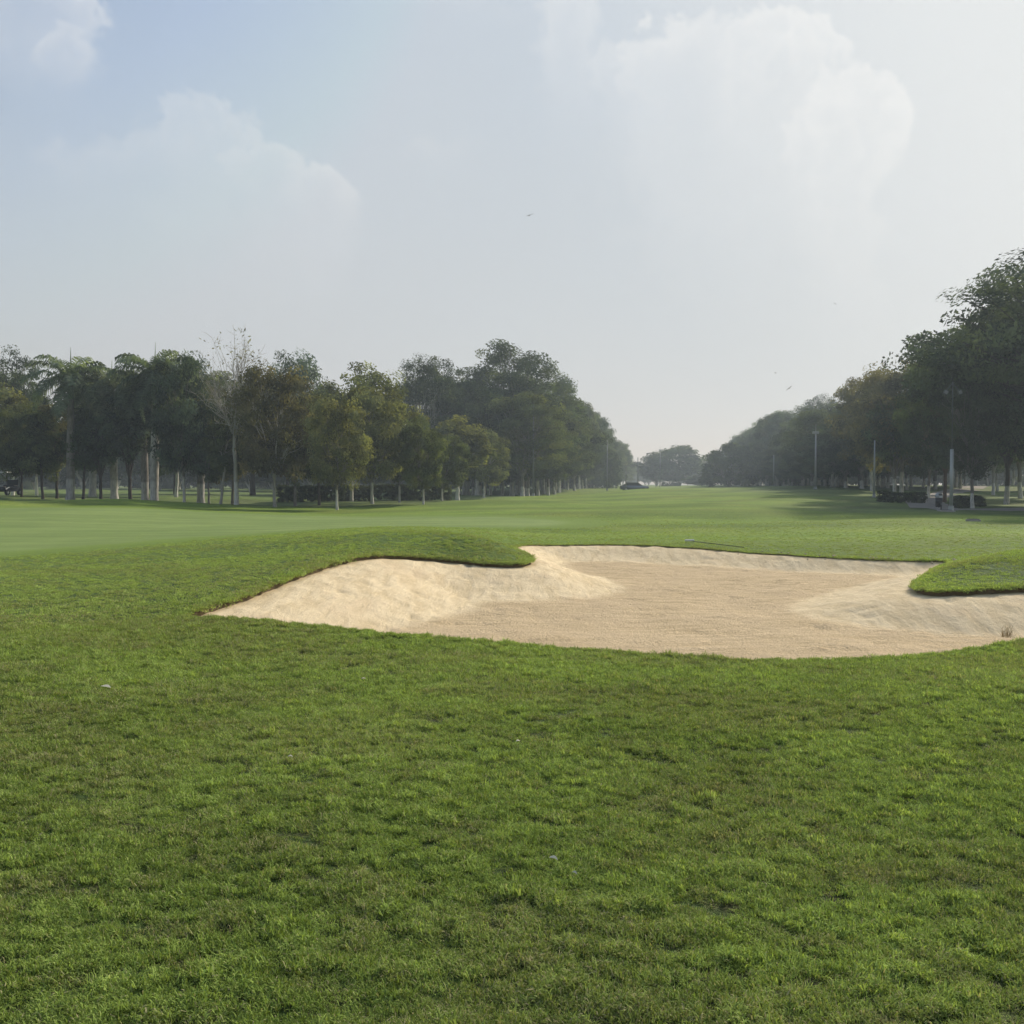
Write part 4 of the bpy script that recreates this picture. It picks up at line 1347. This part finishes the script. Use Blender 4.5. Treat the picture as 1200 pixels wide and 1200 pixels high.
PATH = simple_mat("path_concrete", (0.25, 0.23, 0.20), 0.9, 0, 0.25, 0.8, 0.2)
ribbon("path", [(X_of(1093, 64.5), 64.5), (34, 64.3), (42, 64.5), (55, 64), (75, 62), (100, 58)], 2.0, "pale concrete cart path crossing under the trees", PATH)
ribbon("path", [(X_of(1095, 65.6), 65.6), (X_of(1090, 72), 72), (X_of(1084, 80), 80), (X_of(1088, 92), 92), (X_of(1100, 104), 104), (X_of(1120, 120), 120), (X_of(1150, 150), 150)], 3.0,
       "pale concrete cart path bending away between the trees", PATH)

# ------------------------------------------------------------------ rake on the far lip
a = at(808, 635, 26.4); b = at(872, 644.5, 25.2)
az_, bz_ = gz(a[0], a[1]), gz(b[0], b[1])
rk = empty("bunker_rake", (a[0], a[1], az_)); tag(rk, "bunker rake with pale head and dark handle lying on the far lip", "rake")
dvec = Vector((b[0] - a[0], b[1] - a[1], bz_ - az_))
bm = bmesh.new(); add_rod(bm, (0.1, 0, .09), (dvec.x, dvec.y, dvec.z + .05), .011, seg=8); bm_obj("handle", bm, WOOD, rk)
bm = bmesh.new(); add_box(bm, (0, 0, .12), (.25, .07, .045), .01); bm_obj("rake_head", bm, WHITE, rk)
bm = bmesh.new()
for k in range(8): add_rod(bm, (-.11 + k * .031, 0, .1), (-.11 + k * .031, -.03, .02), .006, .004, 5)
bm_obj("teeth", bm, WOOD, rk)

# ------------------------------------------------------------------ dry tuft, stones and scraps on the near lip
p = at(1181, 744, 10.75); zt = gz(p[0], p[1])
me = blade_tuft("dry_tuft", 60, 0.06, 0.08, 0.2, 0.005, 0.8, 5)
DRYM = simple_mat("dry_grass", (0.34, 0.27, 0.15), 0.9, 0, 0.4, 30)
o = link("dry_tuft", me, None, DRYM); o.location = (p[0], p[1], zt); tag(o, "withered brown grass tuft on the near lip of the bunker", "grass tuft")
STONE = simple_mat("pinkish_stone", (0.42, 0.29, 0.22), 0.85, 0, 0.3, 9)
for k, (px, py, s, lab) in enumerate(((1191, 738, .05, "larger pinkish stone beside the withered tuft"), (1176, 735, .028, "small pinkish stone left of the withered tuft"))):
    Y = 10.95; x = X_of(px, Y); zz = sand_z(x, Y)
    bm = bmesh.new(); bmesh.ops.create_icosphere(bm, subdivisions=3, radius=s)
    for v in bm.verts:
        v.co *= 1 + 0.22 * math.sin(v.co.x * 70 + k) * math.cos(v.co.y * 60 + 2 * k); v.co.z *= 0.6; v.co.x *= 1.4
    o = bm_obj("stone", bm, STONE, None, True); o.location = (x, Y, zz + s * .3); tag(o, lab, "stone", "stones in the bunker")
SCRAP = simple_mat("dry_leaf", (0.62, 0.58, 0.44), 0.8, 0, 0.2, 20)
for px, py, L_, rz, lab in ((649, 1028, .040, -.5, "white dry leaf scrap on the nearer turf"), (674, 1046, .026, -.7, "tiny pale leaf scrap just below the white one"), (338, 897, .03, .2, "lone pale scrap on the turf toward one side"),
                           (121, 810, .09, -.25, "long bent straw lying on the turf below the bunker corner"), (607, 878, .03, .5, "pale fleck on the turf below the bunker middle"), (425, 797, .035, .4, "pale fleck on the turf just under the bunker lip")):
    Y = CAMZ / ((py - 567) / F); x = X_of(px, Y); zz = gz(x, Y) + 0.045
    bm = bmesh.new()
    n = 6; row = []
    for k in range(n + 1):
        t_ = k / n; wv = L_ * .16 * math.sin(math.pi * (0.08 + .88 * t_))
        yy = L_ * .12 * math.sin(t_ * 3.1)
        row.append((bm.verts.new((L_ * (t_ - .5), yy - wv, .004 * math.sin(t_ * 3))), bm.verts.new((L_ * (t_ - .5), yy + wv, .008 * math.sin(t_ * 3)))))
    for k in range(n): bm.faces.new((row[k][0], row[k + 1][0], row[k + 1][1], row[k][1]))
    o = bm_obj("dry_leaf", bm, SCRAP); o.location = (x, Y, zz); o.rotation_euler = (.25, .1, rz); tag(o, lab, "dry leaf", "dry scraps on the turf")
# crumbs of turf and pale grit along the far lip
CR = Tubes(); rr_ = np.random.default_rng(17)
sel = [k for k in range(n_out) if 23.0 > 0 and OUT[k, 1] > 21.0 and OUT[k, 0] > 5.0]
for _ in range(90):
    k = sel[rr_.integers(0, len(sel))]
    off_ = rr_.normal(-0.02, 0.10)
    px_, py_ = OUT[k, 0] + OUTN[k, 0] * off_, OUT[k, 1] + OUTN[k, 1] * off_
    zz = (gz(px_, py_) + .02) if off_ > 0 else OUT[k, 2] - 0.06
    s = rr_.uniform(.012, .04)
    v_ = rr_.normal(0, 1, 3); v_[2] *= .3; v_ = v_ / np.linalg.norm(v_) * s
    c_ = np.array([px_, py_, zz])
    CR.add([c_ - v_, c_ - v_ * .4, c_ + v_ * .4, c_ + v_], [s * .15, s * .6, s * .6, s * .15], 5)
o = link("gravel", CR.mesh("gravel"), None, simple_mat("grit", (0.5, 0.42, 0.3), 0.9, 0, 0.35, 12)); tag(o, "pale grit and crumbs along the far bunker edge", kind="stuff")


# ------------------------------------------------------------------ birds
def bird(px, py, Y, span, bank, label, mat, yaw):
    p = at(px, py, Y)
    bm = bmesh.new()
    st = [(-.5, .02), (-.42, .07), (-.25, .11), (0, .12), (.2, .09), (.32, .05), (.42, .04), (.5, .01)]
    rings = []
    for yy, rad in st:
        rings.append([bm.verts.new((rad * math.cos(k * math.pi / 4), yy * .9, rad * .8 * math.sin(k * math.pi / 4))) for k in range(8)])
    for i_ in range(len(rings) - 1):
        for k in range(8): bm.faces.new((rings[i_][k], rings[i_][(k + 1) % 8], rings[i_ + 1][(k + 1) % 8], rings[i_ + 1][k]))
    for s in (-1, 1):                      # wings
        w = [(.06, .2, .02), (.06, -.15, .02), (.5, -.12, .2), (.52, .22, .2), (1.05, -.12, .1), (1.0, .1, .1), (1.3, -.22, -.02)]
        v = [bm.verts.new((s * a_, b_, c_)) for a_, b_, c_ in w]
        bm.faces.new((v[0], v[1], v[2], v[3])); bm.faces.new((v[3], v[2], v[4], v[5])); bm.faces.new((v[5], v[4], v[6]))
    v = [bm.verts.new(q_) for q_ in ((-.04, -.42, 0), (.04, -.42, 0), (.16, -.75, .01), (0, -.7, .01), (-.16, -.75, .01))]
    bm.faces.new(v)
    bmesh.ops.scale(bm, vec=(span / 2.6,) * 3, verts=bm.verts)
    o = bm_obj("bird", bm, mat, None, True)
    o.location = p; o.rotation_euler = (R(-6), bank, yaw)
    tag(o, label, "bird", "birds in flight")


DKB = simple_mat("dark_feathers", (0.02, 0.02, 0.022), 0.7)
GYB = simple_mat("grey_feathers", (0.22, 0.21, 0.2), 0.7)
bird(620.5, 252.5, 60, 0.62, R(-22), "dark bird gliding high in the middle of the sky", DKB, R(25))
bird(925, 455, 90, 0.75, R(-35), "grey bird flying just above the far tree row", GYB, R(-40))
bird(908.5, 437, 110, 0.5, R(15), "tiny grey bird above the bird nearest the tree row", GYB, R(60))
bird(978.5, 356, 110, 0.5, R(20), "tiny bird high beside the huge rain tree", GYB, R(10))

# ------------------------------------------------------------------ sun, sky, haze
SUN_EL, SUN_AZ = R(32), R(46)
sv = Vector((math.sin(SUN_AZ) * math.cos(SUN_EL), math.cos(SUN_AZ) * math.cos(SUN_EL), math.sin(SUN_EL)))
sl = bpy.data.lights.new("sun", "SUN"); sl.energy = 5.0; sl.angle = R(2.5); sl.color = (1.0, 0.93, 0.80)
so = bpy.data.objects.new("sun", sl); COL.objects.link(so)
so.rotation_euler = sv.to_track_quat("Z", "Y").to_euler(); so.location = (60, 40, 60)

SKY_TINT, SKY_HAZE, SKY_GLOW, SKY_CLOUD = (1.27, 1.33, 1.36), (4.4, 4.75, 5.0), (7.1, 7.2, 7.05), (7.4, 7.45, 7.4)
w = bpy.data.worlds.new("World"); sc.world = w; w.use_nodes = True
nt = w.node_tree; nt.nodes.clear(); g = G(nt)
out = g.n("ShaderNodeOutputWorld"); bg = g.n("ShaderNodeBackground")
sky = g.n("ShaderNodeTexSky", sky_type="NISHITA")
sky.sun_disc = False; sky.sun_elevation = SUN_EL; sky.sun_rotation = SUN_AZ
sky.air_density = 1.0; sky.dust_density = 3.0; sky.ozone_density = 1.0
tc = g.n("ShaderNodeTexCoord").outputs["Generated"]
sep = g.n("ShaderNodeSeparateXYZ"); g.set(sep.inputs[0], tc)
AZ = g.math("ARCTAN2", sep.outputs[0], sep.outputs[1])
EL = g.math("ARCSINE", sep.outputs[2])
def azel(px, py):
    a_ = at(px, py, 1.0) - np.array([0, 0, CAMZ]); a_ /= np.linalg.norm(a_)
    return math.atan2(a_[0], a_[1]), math.asin(a_[2])


# cumulus heads, computed here as a density map over azimuth and elevation
CW_, CH_ = 1600, 1100
A0, A1, E0, E1 = -0.85, 0.85, -0.05, 1.05
az_g, el_g = np.meshgrid(np.linspace(A0, A1, CW_), np.linspace(E0, E1, CH_))
ua, ve = az_g.ravel() * F, el_g.ravel() * F
w1 = fbm(ua / 95 + 3, ve / 95 + 8, 5) - 0.5
w2 = fbm(ua / 95 + 43, ve / 95 + 28, 5) - 0.5
bil = 1 - np.abs(2 * fbm(ua / 34 + w1 * 1.5 + 11, ve / 34 + w2 * 1.5 + 5, 4) - 1) * 1.6
bil2 = fbm(ua / 14 + 1, ve / 14 + 5, 4) - 0.5


def sst(x, a, b):
    t_ = np.clip((x - a) / (b - a), 0, 1)
    return t_ * t_ * (3 - 2 * t_)


cl = np.zeros(ua.size); rim = np.zeros(ua.size)
for px, py, rx, rup, rdn, soft, amt in (
        (20, 30, 86, 90, 95, .22, .9), (70, 70, 38, 40, 45, .25, .8),
        (238, 190, 75, 66, 190, .26, .56), (190, 205, 75, 60, 170, .45, .5), (318, 218, 62, 52, 200, .26, .56), (372, 240, 50, 46, 200, .28, .56), (120, 210, 70, 45, 160, .6, .55),
        (672, 80, 50, 110, 180, .35, .75), (728, 120, 34, 60, 160, .3, .6), (820, 110, 110, 75, 300, .2, .85), (905, 78, 72, 52, 260, .16, 1), (965, 72, 40, 48, 60, .16, 1),
        (1000, 170, 52, 80, 260, .16, 1), (965, 190, 46, 70, 240, .25, .9), (510, 188, 62, 22, 60, .8, .45), (560, 20, 90, 24, 60, .9, .3)):
    a0, e0 = azel(px, py)
    du = ua + w1 * 46 - a0 * F; de = ve + w2 * 46 - e0 * F
    dv_ = np.where(de > 0, de / rup, de / rdn)
    d = 1 - np.sqrt((du / rx) ** 2 + dv_ ** 2) + (bil - 0.5) * 0.30 + bil2 * 0.42
    top = np.clip(de / rup + 0.5, 0, 1)
    sf = soft * (1 + 2.5 * (1 - top))
    m_ = sst(d, 0.0, 1.0) * 0 + sst(d, 0, sf) * sst(dv_, -1.0, 0.25) * amt
    edge = m_ * (0.16 + 0.84 * np.exp(-np.clip(d, 0, 2) * 2.2))
    cl = np.maximum(cl, edge)
cl *= 0.85 + 0.5 * (fbm(ua / 60 + 91, ve / 60 + 2, 4) - 0.5)
veil_ = sst(fbm(ua / 420 + 5, ve / 240 + 6, 4), 0.35, 0.75)
img = bpy.data.images.new("cloud_density", CW_, CH_, float_buffer=True)
pxs = np.ones((CW_ * CH_, 4), np.float32); pxs[:, 0] = np.clip(cl, 0, 1); pxs[:, 1] = veil_; pxs[:, 2] = 0
img.colorspace_settings.name = "Non-Color"
img.pixels.foreach_set(pxs.ravel()); img.update(); img.pack()
cmb = g.n("ShaderNodeCombineXYZ")
g.set(cmb.inputs[0], g.lin(AZ, A0, A1)); g.set(cmb.inputs[1], g.lin(EL, E0, E1))
it = g.n("ShaderNodeTexImage", image=img, extension="EXTEND", interpolation="Cubic")
g.set(it.inputs[0], cmb.outputs[0])
si = g.n("ShaderNodeSeparateColor"); g.set(si.inputs[0], it.outputs[0])
front = g.math("GREATER_THAN", sep.outputs[1], 0.0)
cl = g.math("MULTIPLY", si.outputs[0], front)
veil = si.outputs[1]
# the haze lightens the sky low down and round the hidden sun
dotn = g.n("ShaderNodeVectorMath", operation="DOT_PRODUCT"); g.set(dotn.inputs[0], tc); dotn.inputs[1].default_value = sv
low = g.smooth(EL, 0.62, 0.02)
hz = g.math("ADD", g.math("MULTIPLY", low, 0.70), g.math("MULTIPLY", veil, 0.12), clamp=True)
base = g.n("ShaderNodeVectorMath", operation="MINIMUM")
g.set(base.inputs[0], g.mix(1.0, sky.outputs[0], SKY_TINT, "MULTIPLY")); base.inputs[1].default_value = (4.2, 4.85, 5.7)
skc = g.mix(hz, base.outputs[0], SKY_HAZE)
glow = g.smooth(dotn.outputs["Value"], 0.74, 1.0)
skc = g.mix(g.math("MULTIPLY", glow, 0.75), skc, SKY_GLOW)
skc = g.mix(g.math("MULTIPLY", cl, 0.82), skc, SKY_CLOUD)
g.set(bg.inputs[0], skc)
bg.inputs[1].default_value = 0.125
nt.links.new(bg.outputs[0], out.inputs[0])

# haze: a low sheet of thin scattering air over the whole course
bm = bmesh.new(); bmesh.ops.create_cube(bm, size=1, matrix=Matrix.Translation((0, 0, 35)) @ Matrix.Diagonal((7000, 7000, 150, 1)))
hm, nt, out = new_mat("haze_air"); g = G(nt)
vs_ = g.n("ShaderNodeVolumeScatter"); vs_.inputs["Color"].default_value = (0.76, 0.90, 1.0, 1); vs_.inputs["Density"].default_value = 0.00098; vs_.inputs["Anisotropy"].default_value = 0.25
nt.links.new(vs_.outputs[0], out.inputs["Volume"])
ho = bm_obj("haze", bm, hm); tag(ho, "thin grey haze hanging over the whole course", kind="stuff")

# ------------------------------------------------------------------ render settings
sc.render.engine = "CYCLES"
cy_ = sc.cycles
cy_.max_bounces = 5; cy_.diffuse_bounces = 2; cy_.glossy_bounces = 1; cy_.transmission_bounces = 2; cy_.volume_bounces = 0; cy_.transparent_max_bounces = 4
cy_.use_adaptive_sampling = True; cy_.adaptive_threshold = 0.02; cy_.adaptive_min_samples = 12
cy_.use_denoising = True
try:
    cy_.denoiser = "OPENIMAGEDENOISE"; cy_.denoising_input_passes = "RGB_ALBEDO_NORMAL"
except Exception: pass
cy_.sample_clamp_indirect = 4
cy_.volume_step_rate = 1
sc.view_settings.view_transform = "Standard"; sc.view_settings.look = "None"; sc.view_settings.exposure = 0; sc.view_settings.gamma = 1
sc.render.resolution_x = sc.render.resolution_y = 1024
